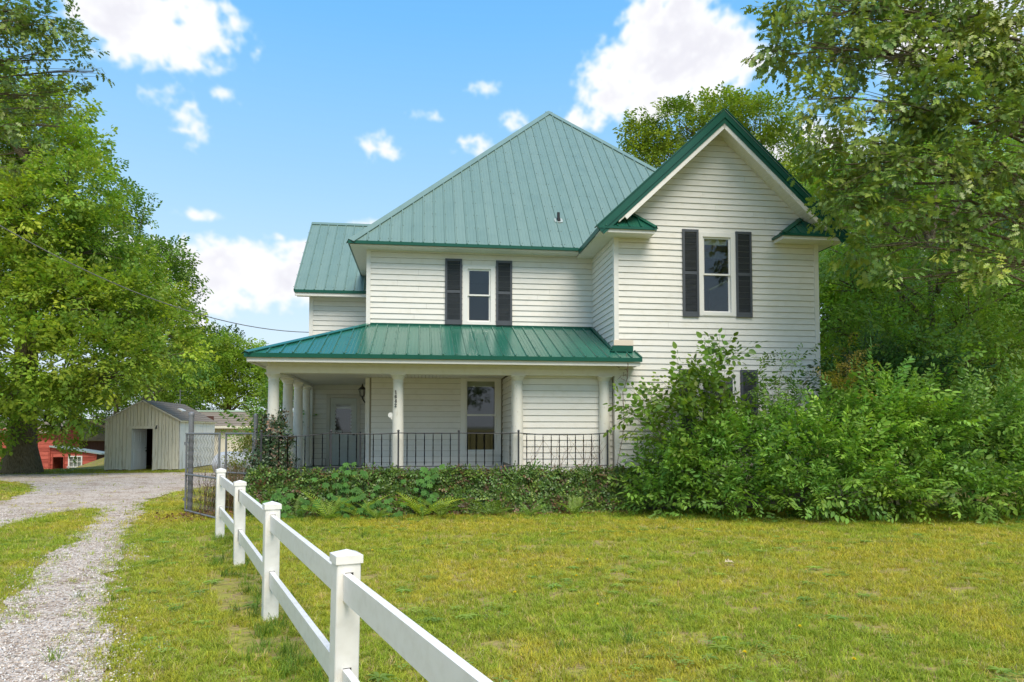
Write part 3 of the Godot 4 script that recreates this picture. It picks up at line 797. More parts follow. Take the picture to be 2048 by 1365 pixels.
	# ---- windows and shutters
	window(H, 1.93, 2.72, 4.22, 6.03, 0.0, 0.14, 0.004)
	window(H, 1.87, 2.78, 1.24, 2.92, 0.0, 0.1, 0.0)
	window(H, -3.12, -2.42, 4.22, 5.62, -1.95, 0.0, -0.004)
	window(H, -3.16, -2.28, 1.14, 2.97, -1.95, 0.16, 0.003)
	for q in [[1.53, 1.90, 4.17, 6.10, 0.0], [2.755, 3.125, 4.18, 6.09, 0.0], [1.43, 1.80, 1.2, 3.02, 0.0], [2.83, 3.22, 1.2, 3.02, 0.0], [-3.58, -3.18, 4.20, 5.77, -1.95], [-2.365, -1.98, 4.20, 5.76, -1.95]]:
		shutter(H, q[0], q[1], q[2], q[3], q[4])
	# ---- main hipped roof: eave at y 6.02, peak over (-0.12, 11.96, -7.19)
	var k := 1.049
	var eav := 6.03
	var pk := Vector3(-0.12, eav + 5.66 * k, -7.19)
	var cl := Vector3(-5.78, eav, -1.53)
	var cr := Vector3(5.54, eav, -1.53)
	var bl := Vector3(-5.78, eav, -12.85)
	var br := Vector3(5.54, eav, -12.85)
	var roof := sub("roof", H)
	var et := Vector3(0, k, -1).normalized()
	var tl := (pk - Vector3(pk.x, cl.y, cl.z)).length()
	metal_roof(roof, PackedVector2Array([Vector2(0, 0), Vector2(5.36, 0), Vector2(8.11, 3.58), Vector2(11.32, 0), Vector2(5.66, tl)]), cl, Vector3(1, 0, 0), et, 0.254, [M.roof, M.roof2, M.roof], 0.1)
	b = MB.new()
	b.slab([bl, cl, pk], Vector3(-k, 1, 0).normalized() * 0.02)
	b.slab([cr, br, pk], Vector3(k, 1, 0).normalized() * 0.02)
	b.slab([br, bl, pk], Vector3(0, 1, -k).normalized() * 0.02)
	part("roof_panel", b, M.roof, roof)
	var nf := Vector3(0, 1, k).normalized()
	cap(roof, cl, pk, nf, Vector3(-k, 1, 0).normalized(), 0.15, M.roof2)
	cap(roof, pk, pk + (cr - pk) * 0.62, nf, Vector3(k, 1, 0).normalized(), 0.15, M.roof2)
	# eave edge, soffit
	b = MB.new()
	b.box(Vector3(-5.80, eav - 0.075, -1.545), Vector3(-0.40, eav - 0.004, -1.505))
	b.box(Vector3(-5.805, eav - 0.075, -9.6), Vector3(-5.765, eav - 0.004, -1.545))
	part("eave_trim", b, M.green, roof)
	b = MB.new()
	b.box(Vector3(-5.76, eav - 0.10, -1.95), Vector3(-0.40, eav - 0.076, -1.55))
	b.box(Vector3(-5.76, eav - 0.10, -9.5), Vector3(-5.39, eav - 0.076, -1.95))
	var x := -5.7
	while x < -0.45:
		b.box(Vector3(x, eav - 0.105, -1.94), Vector3(x + 0.05, eav - 0.099, -1.56))
		x += 0.085
	part("soffit", b, M.soffit, roof)
	# vent pipe and its boot
	b = MB.new()
	b.tube([Vector3(-0.75, 6.80, -2.39), Vector3(-0.75, 7.14, -2.39)], [0.037, 0.037], 12)
	b.tube([Vector3(-0.75, 6.90, -2.39), Vector3(-0.75, 7.0, -2.39)], [0.062, 0.045], 12, false)
	part("vent_pipe", b, M.black, roof)
	b = MB.new()
	for i in 8:
		var a0 := TAU * i / 8
		var a1 := TAU * (i + 1) / 8
		var c0 := Vector3(-0.75, 6.935, -2.39) + nf * 0.014
		var es := Vector3(1, 0, 0)
		b.tri(c0, c0 + (es * cos(a0) + et * sin(a0)) * (0.11 + 0.02 * (i % 2)), c0 + (es * cos(a1) + et * sin(a1)) * (0.11 + 0.02 * ((i + 1) % 2)))
	part("pipe_boot", b, M.tin, roof)
	# ---- gable roof of the wing
	var gr := sub("roof", H)
	var gp := 0.945
	var apex := 8.60
	var ge := apex - 2.77 * gp
	for s in [-1.0, 1.0]:
		var up := Vector3(-s, gp, 0).normalized()
		var nn := Vector3(s * gp, 1, 0).normalized()
		var eo := Vector3(2.35 + s * 2.77, ge, 0.45)
		var ln := sqrt(1 + gp * gp) * 2.77
		var bk := 1.98
		var poly := PackedVector2Array([Vector2(0, 0), Vector2(bk, 0), Vector2(4.45, ln), Vector2(0, ln)])
		if s > 0:
			metal_roof(gr, poly, eo, Vector3(0, 0, -1), up, 0.254, [M.roof, M.roof2], 0.0, false)
		else:
			var q2 := PackedVector2Array()
			for p in poly: q2.append(Vector2(-p.x, p.y))
			q2.reverse()
			metal_roof(gr, q2, eo, Vector3(0, 0, 1), up, 0.254, [M.roof, M.roof2], 0.0, false)
		# rake trim, white rake board, raked soffit
		b = MB.new()
		var a := Vector3(2.35 + s * 2.83, ge - 0.06, 0.462)
		var top := Vector3(2.35, apex, 0.462)
		b.bar8([a + Vector3(0, 0.03, 0.0) - nn * 0.2, top - Vector3(0, 0.275, 0), top + Vector3(0, 0.03, 0), a + Vector3(0, 0.03, 0) + nn * 0.025, a + Vector3(0, 0.03, -0.05) - nn * 0.2, top - Vector3(0, 0.275, 0.05), top + Vector3(0, 0.03, -0.05), a + Vector3(0, 0.03, -0.05) + nn * 0.025])
		b.beam(a + nn * 0.035 + Vector3(0, 0.02, -0.07), top + nn * 0.028 + Vector3(0, 0.02, -0.07), Vector3(0, 0, 0.085), nn * 0.012)
		b.beam(a - nn * 0.10 + Vector3(0, 0, 0.012), top - nn * 0.10 + Vector3(0, 0, 0.012) - up * 0.1, Vector3(0, 0, 0.008), nn * 0.012)
		part("rake_trim", b, M.green, gr)
		b = MB.new()
		b.beam(a - nn * 0.235 + up * 0.62 + Vector3(0, 0, -0.03), top - nn * 0.235 + up * 0.0 + Vector3(0, 0, -0.03), Vector3(0, 0, 0.018), nn * 0.045)
		part("rake_board", b, M.trim, gr)
		b = MB.new()
		b.beam(a - nn * 0.20 + up * 0.45 + Vector3(0, 0, -0.24), top - nn * 0.20 + Vector3(0, 0, -0.24), Vector3(0, 0, 0.225), nn * 0.012)
		var t := 0.5
		while t < ln - 0.1:
			b.beam(a - nn * 0.215 + up * t + Vector3(0, 0, -0.44), a - nn * 0.215 + up * t + Vector3(0, 0, -0.06), up * 0.03, nn * 0.004)
			t += 0.1
		part("rake_soffit", b, M.soffit, gr)
		# level eave soffit along the side
		b = MB.new()
		var e0: float = 2.35 + s * 2.35
		var e1: float = 2.35 + s * 2.75
		b.box(Vector3(minf(e0, e1), ge - 0.10, -1.95), Vector3(maxf(e0, e1), ge - 0.076, 0.44))
		var z := -1.5
		while z < 0.4:
			b.box(Vector3(minf(e0, e1) + 0.01, ge - 0.105, z), Vector3(maxf(e0, e1) - 0.01, ge - 0.099, z + 0.05))
			z += 0.085
		part("soffit", b, M.soffit, gr)
		b = MB.new()
		e0 = 2.35 + s * 2.755
		e1 = 2.35 + s * 2.795
		b.box(Vector3(minf(e0, e1), ge - 0.10, -1.5), Vector3(maxf(e0, e1), ge + 0.004, 0.44))
		part("eave_trim", b, M.green, gr)
	# ---- the two cornice returns
	for q in [[-0.45, 0.80, 0.13, 0.33, 1.0], [5.15, 3.63, 4.57, 4.30, -1.0]]:
		var rt := sub("cornice_return", H)
		var ry := ge + 0.0
		var e0 := Vector3(q[0], ry, 0.46)
		var e1 := Vector3(q[1], ry, 0.46)
		var w0 := Vector3(q[2], ry + 0.46, 0.005)
		var w1 := Vector3(q[3], ry + 0.46, 0.005)
		var en := Vector3(q[1], ry, 0.005)
		var nn := Vector3(0, 0.46, 0.46).normalized()
		var sl := Vector2(0.46, 0.455).length()
		var es := Vector3(q[4], 0, 0)
		var outl := PackedVector2Array([Vector2(0, 0), Vector2(absf(q[1] - q[0]), 0), Vector2(absf(q[3] - q[0]), sl), Vector2(absf(q[2] - q[0]), sl)])
		if q[4] > 0:
			metal_roof(rt, outl, e0, Vector3(1, 0, 0), Vector3(0, 0.46, -0.455).normalized(), 0.254, [M.green], 0.1, false)
		else:
			var q2 := PackedVector2Array()
			for p in outl: q2.append(Vector2(-p.x, p.y))
			q2.reverse()
			metal_roof(rt, q2, e0, Vector3(1, 0, 0), Vector3(0, 0.46, -0.455).normalized(), 0.254, [M.green], 0.1, false)
		var hn := Vector3(q[4] * 0.46, 0.47, 0).normalized()
		b = MB.new()
		var side := [e1, en, w1] if q[4] > 0 else [en, e1, w1]
		b.slab(side, hn * 0.01)
		part("roof_panel", b, M.green, rt)
		cap(rt, e1, w1, nn, hn, 0.08, M.green)
		b = MB.new()
		var xa := minf(q[0], q[1])
		var xb := maxf(q[0], q[1])
		b.box(Vector3(xa, ry - 0.055, 0.43), Vector3(xb, ry - 0.006, 0.475))
		b.box(Vector3(q[1] - 0.02, ry - 0.055, 0.02), Vector3(q[1] + 0.02, ry - 0.006, 0.43))
		part("eave_trim", b, M.green, rt)
		b = MB.new()
		b.box(Vector3(xa + 0.03, ry - 0.125, 0.02), Vector3(xb - 0.03, ry - 0.057, 0.435))
		part("soffit", b, M.soffit, rt)
	# ---- roof of the set-back wing: eave z -4.2, ridge z -7.0
	var er := sub("roof", H)
	var kp := 0.929
	var eo := Vector3(-7.45, 5.40, -4.2)
	var eu := Vector3(0, kp, -1).normalized()
	var el := sqrt(1 + kp * kp) * 2.8
	metal_roof(er, PackedVector2Array([Vector2(0, 0), Vector2(2.0, 0), Vector2(2.0, 0.9), Vector2(3.55, el), Vector2(0, el)]), eo, Vector3(1, 0, 0), eu, 0.254, [M.roof2, M.roof], 0.0)
	b = MB.new()
	b.slab([Vector3(-3.9, 8.0, -7.0), Vector3(-3.9, 5.4, -9.8), Vector3(-7.45, 5.4, -9.8), Vector3(-7.45, 8.0, -7.0)], Vector3(0, 1, -kp).normalized() * 0.02)
	part("roof_panel", b, M.roof, er)
	cap(er, Vector3(-7.46, 8.0, -7.0), Vector3(-4.6, 8.0, -7.0), Vector3(0, 1, kp).normalized(), Vector3(0, 1, -kp).normalized(), 0.13, M.roof)
	b = MB.new()
	b.box(Vector3(-7.45, 5.32, -4.215), Vector3(-5.42, 5.396, -4.175))
	b.beam(Vector3(-7.455, 5.37, -4.19), Vector3(-7.455, 7.97, -7.0), Vector3(0.012, 0, 0), Vector3(0, 1, kp).normalized() * 0.035)
	part("eave_trim", b, M.green, er)
	b = MB.new()
	b.box(Vector3(-7.44, 5.24, -4.24), Vector3(-5.42, 5.32, -4.20))
	b.box(Vector3(-7.44, 5.28, -4.59), Vector3(-5.42, 5.30, -4.24))
	part("soffit", b, M.soffit, er)
	make_porch(H)

func make_porch(H: Node3D) -> void:
	var porch := sub("porch", H)
	var b := MB.new()
	b.box(Vector3(-7.35, 0.60, -1.95), Vector3(0.12, 0.76, 0.25))
	b.box(Vector3(-7.35, 0.60, -4.6), Vector3(-5.39, 0.76, -1.95))
	part("porch_floor", b, M.concrete, porch)
	b = MB.new()
	b.box(Vector3(-7.25, 0.0, -4.6), Vector3(0.05, 0.60, 0.15))
	b.box(Vector3(0.0, 0.0, -9.4), Vector3(4.68, 0.62, -0.02))
	b.box(Vector3(-7.0, 0.0, -9.4), Vector3(0.0, 0.56, -4.6))
	part("foundation", b, M.stone, porch)
	# columns: tapered shaft, astragal, round capital under a square block
	for q in [[-7.1, -0.1], [-4.6, -0.1], [-2.1, -0.06], [-0.22, -0.06], [-7.1, -1.62], [-7.1, -2.95], [-7.1, -4.08]]:
		var m := MB.new()
		var at := Vector3(q[0], 0.76, q[1])
		m.lathe(at, [[0.0, 0.0], [0.150, 0.0], [0.150, 0.05], [0.135, 0.055], [0.118, 0.08], [0.119, 0.5], [0.115, 1.1], [0.104, 1.9], [0.104, 1.925], [0.112, 1.93], [0.112, 1.95], [0.104, 1.955], [0.104, 1.985], [0.135, 2.035], [0.140, 2.045], [0.140, 2.06]], 24)
		m.box(at + Vector3(-0.148, 2.061, -0.148), at + Vector3(0.148, 2.092, 0.148))
		part("column", m, M.column, porch)
	b = MB.new()
	b.box(Vector3(-7.2, 0.76, -4.57), Vector3(-7.0, 2.84, -4.50))
	part("pilaster", b, M.trim, porch)
	# beam and frieze
	b = MB.new()
	b.box(Vector3(-7.22, 2.853, -0.21), Vector3(0.10, 2.985, 0.03))
	b.box(Vector3(-7.20, 2.985, -0.19), Vector3(0.10, 3.09, 0.012))
	b.box(Vector3(-7.215, 2.853, -4.58), Vector3(-6.99, 2.985, -0.212))
	b.box(Vector3(-7.20, 2.985, -4.58), Vector3(-7.0, 3.09, -0.192))
	part("beam", b, M.trim, porch)
	# beaded ceiling boards
	var x := -6.98
	while x < -2.3:
		b = MB.new()
		var z1 := -4.59 if x < -5.45 else -1.94
		b.box(Vector3(x, 2.925, z1), Vector3(x + 0.074, 2.945, -0.215))
		b.box(Vector3(x + 0.034, 2.9225, z1), Vector3(x + 0.040, 2.9255, -0.215))
		part("ceiling_board", b, M.soffit, porch)
		x += 0.082
	# roof
	var pr := sub("roof", H)
	var k := 0.392
	var eo := Vector3(-7.52, 3.20, 0.5)
	var et := Vector3(0, k, -1).normalized()
	var sl := sqrt(1 + k * k)
	metal_roof(pr, PackedVector2Array([Vector2(0, 0), Vector2(7.955, 0), Vector2(7.955, 0.49 * sl), Vector2(7.50, 0.49 * sl), Vector2(7.50, 2.44 * sl), Vector2(2.13, 2.44 * sl)]), eo, Vector3(1, 0, 0), et, 0.2445, [M.proof, M.proof2, M.proof], 0.08)
	b = MB.new()
	var hip := Vector3(-5.39, 3.20 + 2.44 * k, -1.94)
	var sk := 0.957 / 2.13
	b.slab([Vector3(-7.52, 3.2, -4.6), Vector3(-7.52, 3.2, 0.5), hip, Vector3(-5.39, hip.y, -4.6)], Vector3(-sk, 1, 0).normalized() * 0.02)
	part("roof_panel", b, M.proof, pr)
	cap(pr, Vector3(-7.53, 3.20, 0.51), hip, Vector3(0, 1, k).normalized(), Vector3(-sk, 1, 0).normalized(), 0.12, M.proof)
	b = MB.new()
	b.box(Vector3(-7.54, 3.115, 0.485), Vector3(0.44, 3.196, 0.525))
	b.box(Vector3(-7.545, 3.115, -4.6), Vector3(-7.505, 3.196, 0.485))
	b.bar8([Vector3(0.425, 3.115, 0.5), Vector3(0.455, 3.115, 0.5), Vector3(0.455, 3.225, 0.5), Vector3(0.425, 3.225, 0.5), Vector3(0.425, 3.29, 0.02), Vector3(0.455, 3.29, 0.02), Vector3(0.455, 3.42, 0.02), Vector3(0.425, 3.42, 0.02)])
	part("eave_trim", b, M.green, pr)
	# flashing against the walls
	b = MB.new()
	b.box(Vector3(-5.38, hip.y - 0.012, -1.955), Vector3(-0.02, hip.y + 0.05, -1.925))
	b.beam(Vector3(-0.045, hip.y + 0.03, -1.9), Vector3(-0.045, 3.42, -0.0), Vector3(0.03, 0, 0), Vector3(0, 1, k).normalized() * 0.018)
	b.box(Vector3(-0.06, 3.40, 0.022), Vector3(0.40, 3.51, 0.045))
	b.box(Vector3(-0.12, 3.37, 0.04), Vector3(0.36, 3.40, 0.14))
	part("flashing", b, M.green, pr)
	b = MB.new()
	b.box(Vector3(-0.03, 3.515, 0.03), Vector3(0.40, 3.63, 0.052))
	part("trim_board", b, tex(mat(Color(0.72, 0.62, 0.5), 0.6), M.column.albedo_texture, Vector3(3, 3, 3)), pr)
	b = MB.new()
	b.box(Vector3(-7.50, 3.03, 0.44), Vector3(0.40, 3.113, 0.475))
	b.box(Vector3(-7.50, 3.03, -4.6), Vector3(-7.465, 3.113, 0.44))
	b.box(Vector3(0.40, 3.045, 0.05), Vector3(0.425, 3.112, 0.46))
	part("fascia", b, M.trim, pr)
	b = MB.new()
	b.box(Vector3(-7.46, 3.06, 0.0), Vector3(0.40, 3.08, 0.44))
	b.box(Vector3(-7.46, 3.06, -4.6), Vector3(-7.2, 3.08, 0.0))
	var s := -7.4
	while s < 0.35:
		b.box(Vector3(s, 3.054, 0.02), Vector3(s + 0.055, 3.061, 0.43))
		s += 0.09
	part("soffit", b, M.soffit, pr)
	# ---- front door with its storm door
	var d := sub("door", H)
	d.position = Vector3(0, 0, -4.6)
	var m := MB.new()
	m.box(Vector3(-6.64, 0.76, -0.1), Vector3(-6.55, 2.66, 0.035))
	m.box(Vector3(-5.85, 0.76, -0.1), Vector3(-5.76, 2.66, 0.035))
	m.box(Vector3(-6.55, 2.57, -0.1), Vector3(-5.85, 2.66, 0.037))
	part("frame", m, M.doorframe, d)
	m = MB.new()
	m.box(Vector3(-6.545, 0.77, -0.03), Vector3(-6.42, 2.565, 0.012))
	m.box(Vector3(-5.98, 0.77, -0.03), Vector3(-5.855, 2.565, 0.012))
	m.box(Vector3(-6.42, 2.45, -0.03), Vector3(-5.98, 2.565, 0.011))
	m.box(Vector3(-6.42, 0.77, -0.03), Vector3(-5.98, 1.60, 0.010))
	# scalloped inner edge of the storm door
	for i in 9:
		var yy := 1.66 + i * 0.096
		for sx in [-6.42, -5.98]:
			m.box(Vector3(sx - 0.028, yy, -0.02), Vector3(sx + 0.028, yy + 0.055, 0.009))
	for i in 4:
		m.box(Vector3(-6.39 + i * 0.102, 2.425, -0.02), Vector3(-6.33 + i * 0.102, 2.46, 0.009))
	# cross-buck on the lower panel
	m.beam(Vector3(-6.40, 0.85, 0.012), Vector3(-6.0, 1.5, 0.012), Vector3(0.02, -0.012, 0), Vector3(0, 0, 0.006))
	m.beam(Vector3(-6.0, 0.85, 0.012), Vector3(-6.40, 1.5, 0.012), Vector3(0.02, 0.012, 0), Vector3(0, 0, 0.006))
	part("leaf", m, M.door, d)
	m = MB.new()
	for i in 3:
		m.box(Vector3(-6.42, 2.28 + i * 0.058, -0.026 + 0.004 * i), Vector3(-5.98, 2.336 + i * 0.058, -0.016 + 0.004 * i))
	m.box(Vector3(-6.40, 1.61, -0.05), Vector3(-6.25, 1.70, -0.04))
	part("blind", m, M.door, d)
	for zz in [-0.012, -0.03]:
		m = MB.new()
		m.quad(Vector3(-6.425, 1.595, zz), Vector3(-5.975, 1.595, zz), Vector3(-5.975, 2.46, zz), Vector3(-6.425, 2.46, zz))
		part("pane", m, M.glass, d)
	m = MB.new()
	m.tube([Vector3(-5.90, 1.58, 0.012), Vector3(-5.90, 1.58, 0.05), Vector3(-5.95, 1.58, 0.055)], [0.012, 0.012, 0.010], 8)
	part("handle", m, M.black, d)
	m = MB.new()
	m.box(Vector3(-6.9, 0.74, -0.5), Vector3(-5.6, 2.8, -0.42))
	part("inner_door", m, mat(Color(0.2, 0.17, 0.12), 0.7), d)

func make_outbuildings() -> void:
	# ---- the white shed, parallel to the house: front at house-local z -17.5
	var o := hw(-17.60, 0, -17.45)
	var S := thing("shed", "weathered white board shed with a grey gable roof and its door ajar", "shed", o, HOUSE_TURN)
	var wd := 3.03
	var ev := 2.17
	var ap := 3.0
	var dp := 5.15
	var r := RandomNumberGenerator.new()
	r.seed = 4
	var wall := sub("wall", S)
	var x := 0.0
	while x < wd - 0.02:
		var w := minf(r.randf_range(0.135, 0.15), wd - x)
		var top := func(q: float) -> float: return ev + (ap - ev) * (1.0 - absf(q - wd / 2) / (wd / 2))
		var mids := [x, x + w]
		var y0 := 0.03 + r.randf_range(0, 0.03)
		if x + w > 1.06 and x < 1.95: y0 = 1.83
		var z := r.randf_range(0.0, 0.008)
		var b := MB.new()
		var g := 0.006
		b.bar8([Vector3(x + g, y0, z), Vector3(x + w - g, y0, z), Vector3(x + w - g, top.call(x + w - g), z), Vector3(x + g, top.call(x + g), z), Vector3(x + g, y0, -0.03), Vector3(x + w - g, y0, -0.03), Vector3(x + w - g, top.call(x + w - g), -0.03), Vector3(x + g, top.call(x + g), -0.03)])
		part("board", b, M.shed if r.randf() < 0.6 else M.shed2, wall)
		x += w
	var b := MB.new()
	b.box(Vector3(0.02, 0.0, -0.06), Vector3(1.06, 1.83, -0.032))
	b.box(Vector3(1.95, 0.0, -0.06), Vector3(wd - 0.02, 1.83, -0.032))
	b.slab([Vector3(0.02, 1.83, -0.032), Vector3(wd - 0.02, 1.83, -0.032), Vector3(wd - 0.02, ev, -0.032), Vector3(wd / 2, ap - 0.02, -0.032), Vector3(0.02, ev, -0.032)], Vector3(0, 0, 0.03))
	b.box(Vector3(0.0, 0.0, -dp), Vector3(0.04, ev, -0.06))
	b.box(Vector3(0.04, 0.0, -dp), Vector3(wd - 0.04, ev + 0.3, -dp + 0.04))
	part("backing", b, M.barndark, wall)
	var sidew := sub("wall", S)
	var z := -0.06
	while z > -dp + 0.05:
		b = MB.new()
		b.box(Vector3(wd - 0.04, 0.03, z - 0.2), Vector3(wd + r.randf_range(0.0, 0.006), ev, z - 0.004))
		part("board", b, M.shedside, sidew)
		z -= 0.205
	for s in [-1.0, 1.0]:
		var kp: float = (ap - ev) / (wd / 2)
		var nn := Vector3(s * kp, 1, 0).normalized()
		var up := Vector3(-s, kp, 0).normalized()
		var e := Vector3(wd / 2 + s * (wd / 2 + 0.13), ev - 0.13 * kp + 0.05, 0.10)
		var rd := Vector3(wd / 2, ap + 0.05, 0.10)
		b = MB.new()
		var rows := 8
		for q in rows:  # shingle courses, each lapping the one below
			var p0: Vector3 = e.lerp(rd, float(q) / rows)
			var p1: Vector3 = e.lerp(rd, float(q + 1) / rows + 0.01)
			var bk := Vector3(0, 0, -dp - 0.25)
			var pts := [p0 + nn * 0.018, p0 + nn * 0.018 + bk, p1 + nn * 0.006 + bk, p1 + nn * 0.006]
			if s < 0: pts.reverse()
			b.slab(pts, nn * 0.012)
		part("roof", b, M.shingle, S)
		b = MB.new()
		b.beam(e - nn * 0.03 + Vector3(0, 0, -0.015), rd - nn * 0.03 + Vector3(0, 0, -0.015), Vector3(0, 0, 0.012), nn * 0.025)
		b.beam(e - nn * 0.03 + up * 0.02, e - nn * 0.03 + up * 0.02 + Vector3(0, 0, -dp - 0.2), up * 0.012, nn * 0.035)
		part("fascia", b, M.shedside, S)
	b = MB.new()
	b.beam(Vector3(2.15, 2.72, -2.6), Vector3(2.35, 2.61, -2.6), Vector3(0, 0, 0.28), Vector3(0.03, 0.05, 0))
	part("skylight", b, M.vinyl, S)
	b = MB.new()
	b.box(Vector3(0.97, 0.0, 0.01), Vector3(1.07, 1.92, 0.035))
	b.box(Vector3(1.94, 0.0, 0.01), Vector3(2.04, 1.92, 0.035))
	b.box(Vector3(1.07, 1.80, 0.01), Vector3(1.94, 1.92, 0.034))
	b.box(Vector3(0.0, 0.0, 0.01), Vector3(0.07, ev, 0.03))
	part("door_frame", b, M.shed2, S)
	# the door stands ajar, hinged at the left
	var d := sub("door", S)
	d.position = Vector3(1.08, 0.03, -0.02)
	d.rotation.y = 1.2
	b = MB.new()
	b.box(Vector3(0, 0, -0.04), Vector3(0.85, 1.76, 0.0))
	part("leaf", b, mat(Color(0.80, 0.83, 0.84), 0.5), d)
	for q in [[0.12, 0.38, 1.2, 1.62], [0.47, 0.73, 1.2, 1.62], [0.12, 0.38, 0.14, 0.9], [0.47, 0.73, 0.14, 0.9]]:
		b = MB.new()
		for e in [[q[0], q[0] + 0.02, q[2], q[3]], [q[1] - 0.02, q[1], q[2], q[3]], [q[0], q[1], q[2], q[2] + 0.02], [q[0], q[1], q[3] - 0.02, q[3]]]:
			b.box(Vector3(e[0], e[2], 0.001), Vector3(e[1], e[3], 0.009))
		part("panel", b, mat(Color(0.80, 0.83, 0.84), 0.5), d)
	b = MB.new()
	b.lathe(Vector3(0.79, 0.80, 0.03), [[0.0, -0.03], [0.025, -0.02], [0.03, 0.0], [0.02, 0.02], [0.0, 0.03]], 10)
	b.lathe(Vector3(0.79, 0.93, 0.012), [[0.0, -0.02], [0.022, -0.01], [0.022, 0.01], [0.0, 0.02]], 10)
	part("knob", b, M.black, d)
	b = MB.new()
	b.tube([Vector3(2.10, 1.93, 0.03), Vector3(2.10, 1.90, 0.10), Vector3(2.10, 1.80, 0.12)], [0.02, 0.02, 0.05], 10)
	part("lamp", b, M.black, S)
	# ---- long low outbuilding behind it
	var L := thing("outbuilding", "long low white outbuilding with a grey roof behind the shed", "outbuilding", hw(-19.2, 0, -26.0), HOUSE_TURN)
	b = MB.new()
	b.box(Vector3(0, 0, -3.4), Vector3(9.0, 2.06, 0.0))
	part("wall", b, M.shed, L)
	b = MB.new()
	for q in 6:
		var ya := lerpf(2.0, 2.82, q / 6.0)
		var yb := lerpf(2.0, 2.82, (q + 1) / 6.0)
		var za := lerpf(0.3, -1.8, q / 6.0)
		var zb := lerpf(0.3, -1.8, (q + 1.06) / 6.0)
		b.slab([Vector3(-0.2, ya + 0.02, za), Vector3(9.2, ya + 0.02, za), Vector3(9.2, yb + 0.005, zb), Vector3(-0.2, yb + 0.005, zb)], Vector3(0, 0.014, 0.005))
	b.slab([Vector3(9.2, 2.82, -1.8), Vector3(9.2, 2.0, -3.8), Vector3(-0.2, 2.0, -3.8), Vector3(-0.2, 2.82, -1.8)], Vector3(0, 0.03, 0))
	part("roof", b, M.shingle, L)
	b = MB.new()
	b.box(Vector3(-0.2, 2.83, -1.95), Vector3(9.2, 2.92, -1.72))
	part("ridge_cap", b, mat(Color(0.42, 0.55, 0.44), 0.5), L)
	b = MB.new()
	b.box(Vector3(-0.2, 1.86, 0.28), Vector3(9.2, 2.0, 0.32))
	part("fascia", b, M.shed2, L)
	for q in [[2.7, 3.6], [5.6, 6.5]]:
		b = MB.new()
		b.box(Vector3(q[0], 1.0, 0.002), Vector3(q[1], 1.6, 0.03))
		part("window", b, M.black, L)
	# ---- red barn down the slope at the left: front at z -50
	var B := thing("barn", "red board barn with a low lean-to, dark doorway and white window", "barn", Vector3(0, 0, -50))
	var by := -1.36
	var main := sub("wall", B)
	var y := by
	var n := 0
	while y < 1.7:
		b = MB.new()
		b.bar8([Vector3(-46, y, 0.028), Vector3(-32.74, y, 0.028), Vector3(-32.74, y + 0.272, 0.006), Vector3(-46, y + 0.272, 0.006), Vector3(-46, y, 0.0), Vector3(-32.74, y, 0.0), Vector3(-32.74, y + 0.272, 0.0), Vector3(-46, y + 0.272, 0.0)])
		part("board", b, M.barnred if n % 3 else M.barnred2, main)
		y += 0.272
		n += 1
	b = MB.new()
	b.box(Vector3(-46, by, -3), Vector3(-32.76, 1.7, -0.002))
	part("frame", b, M.barnred2, main)
	b = MB.new()
	b.slab([Vector3(-46.4, 1.6, 0.4), Vector3(-32.5, 1.6, 0.4), Vector3(-32.5, 2.5, -1.5), Vector3(-46.4, 2.5, -1.5)], Vector3(0, 0.06, 0.03))
	b.slab([Vector3(-46.4, 2.5, -1.5), Vector3(-32.5, 2.5, -1.5), Vector3(-32.5, 1.6, -3.4), Vector3(-46.4, 1.6, -3.4)], Vector3(0, 0.06, -0.03))
	part("roof", b, M.barnroof, B)
	b = MB.new()
	b.slab([Vector3(-32.76, 1.7, 0), Vector3(-32.76, 1.7, -3), Vector3(-32.76, 2.4, -1.5)], Vector3(0.05, 0, 0))
	part("gable", b, M.barnred2, B)
	var lean := sub("lean_to", B)
	y = by
	n = 0
	while y < 0.6:
		var runs := [[-32.70, -32.53], [-31.78, -31.42], [-30.43, -29.47]]
		if y > 0.0 or y + 0.25 > 0.05: runs = [[-32.70, -29.47]]
		for q in runs:
			var x1: float = q[1]
			var lim := func(xx: float) -> float: return lerpf(0.55, 0.08, clampf((xx + 32.7) / 3.3, 0, 1))
			if y > lim.call(q[1]): x1 = -32.7 + 3.3 * (0.55 - y) / 0.47
			if x1 - q[0] < 0.05: continue
			b = MB.new()
			b.bar8([Vector3(q[0], y, 0.3), Vector3(x1, y, 0.3), Vector3(x1, minf(y + 0.25, lim.call(x1) + 0.05), 0.28), Vector3(q[0], minf(y + 0.25, lim.call(q[0]) + 0.05), 0.28), Vector3(q[0], y, 0.26), Vector3(x1, y, 0.26), Vector3(x1, minf(y + 0.25, lim.call(x1) + 0.05), 0.26), Vector3(q[0], minf(y + 0.25, lim.call(q[0]) + 0.05), 0.26)])
			part("board", b, M.barnred if n % 2 else M.barnred2, lean)
		y += 0.25
		n += 1
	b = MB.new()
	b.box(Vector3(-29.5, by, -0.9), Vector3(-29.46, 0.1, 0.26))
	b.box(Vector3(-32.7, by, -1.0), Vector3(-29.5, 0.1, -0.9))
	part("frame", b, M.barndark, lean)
	b = MB.new()
	b.bar8([Vector3(-32.7, 0.60, 0.5), Vector3(-29.0, 0.07, 0.5), Vector3(-29.0, 0.16, 0.5), Vector3(-32.7, 0.70, 0.5), Vector3(-32.7, 0.60, -1.0), Vector3(-29.0, 0.07, -1.0), Vector3(-29.0, 0.16, -1.0), Vector3(-32.7, 0.70, -1.0)])
	part("lean_roof", b, M.tin, B)
	b = MB.new()
	b.box(Vector3(-32.82, by, 0.3), Vector3(-32.70, 0.6, 0.36))
	b.box(Vector3(-32.60, by, 0.3), Vector3(-32.53, 0.1, 0.33))
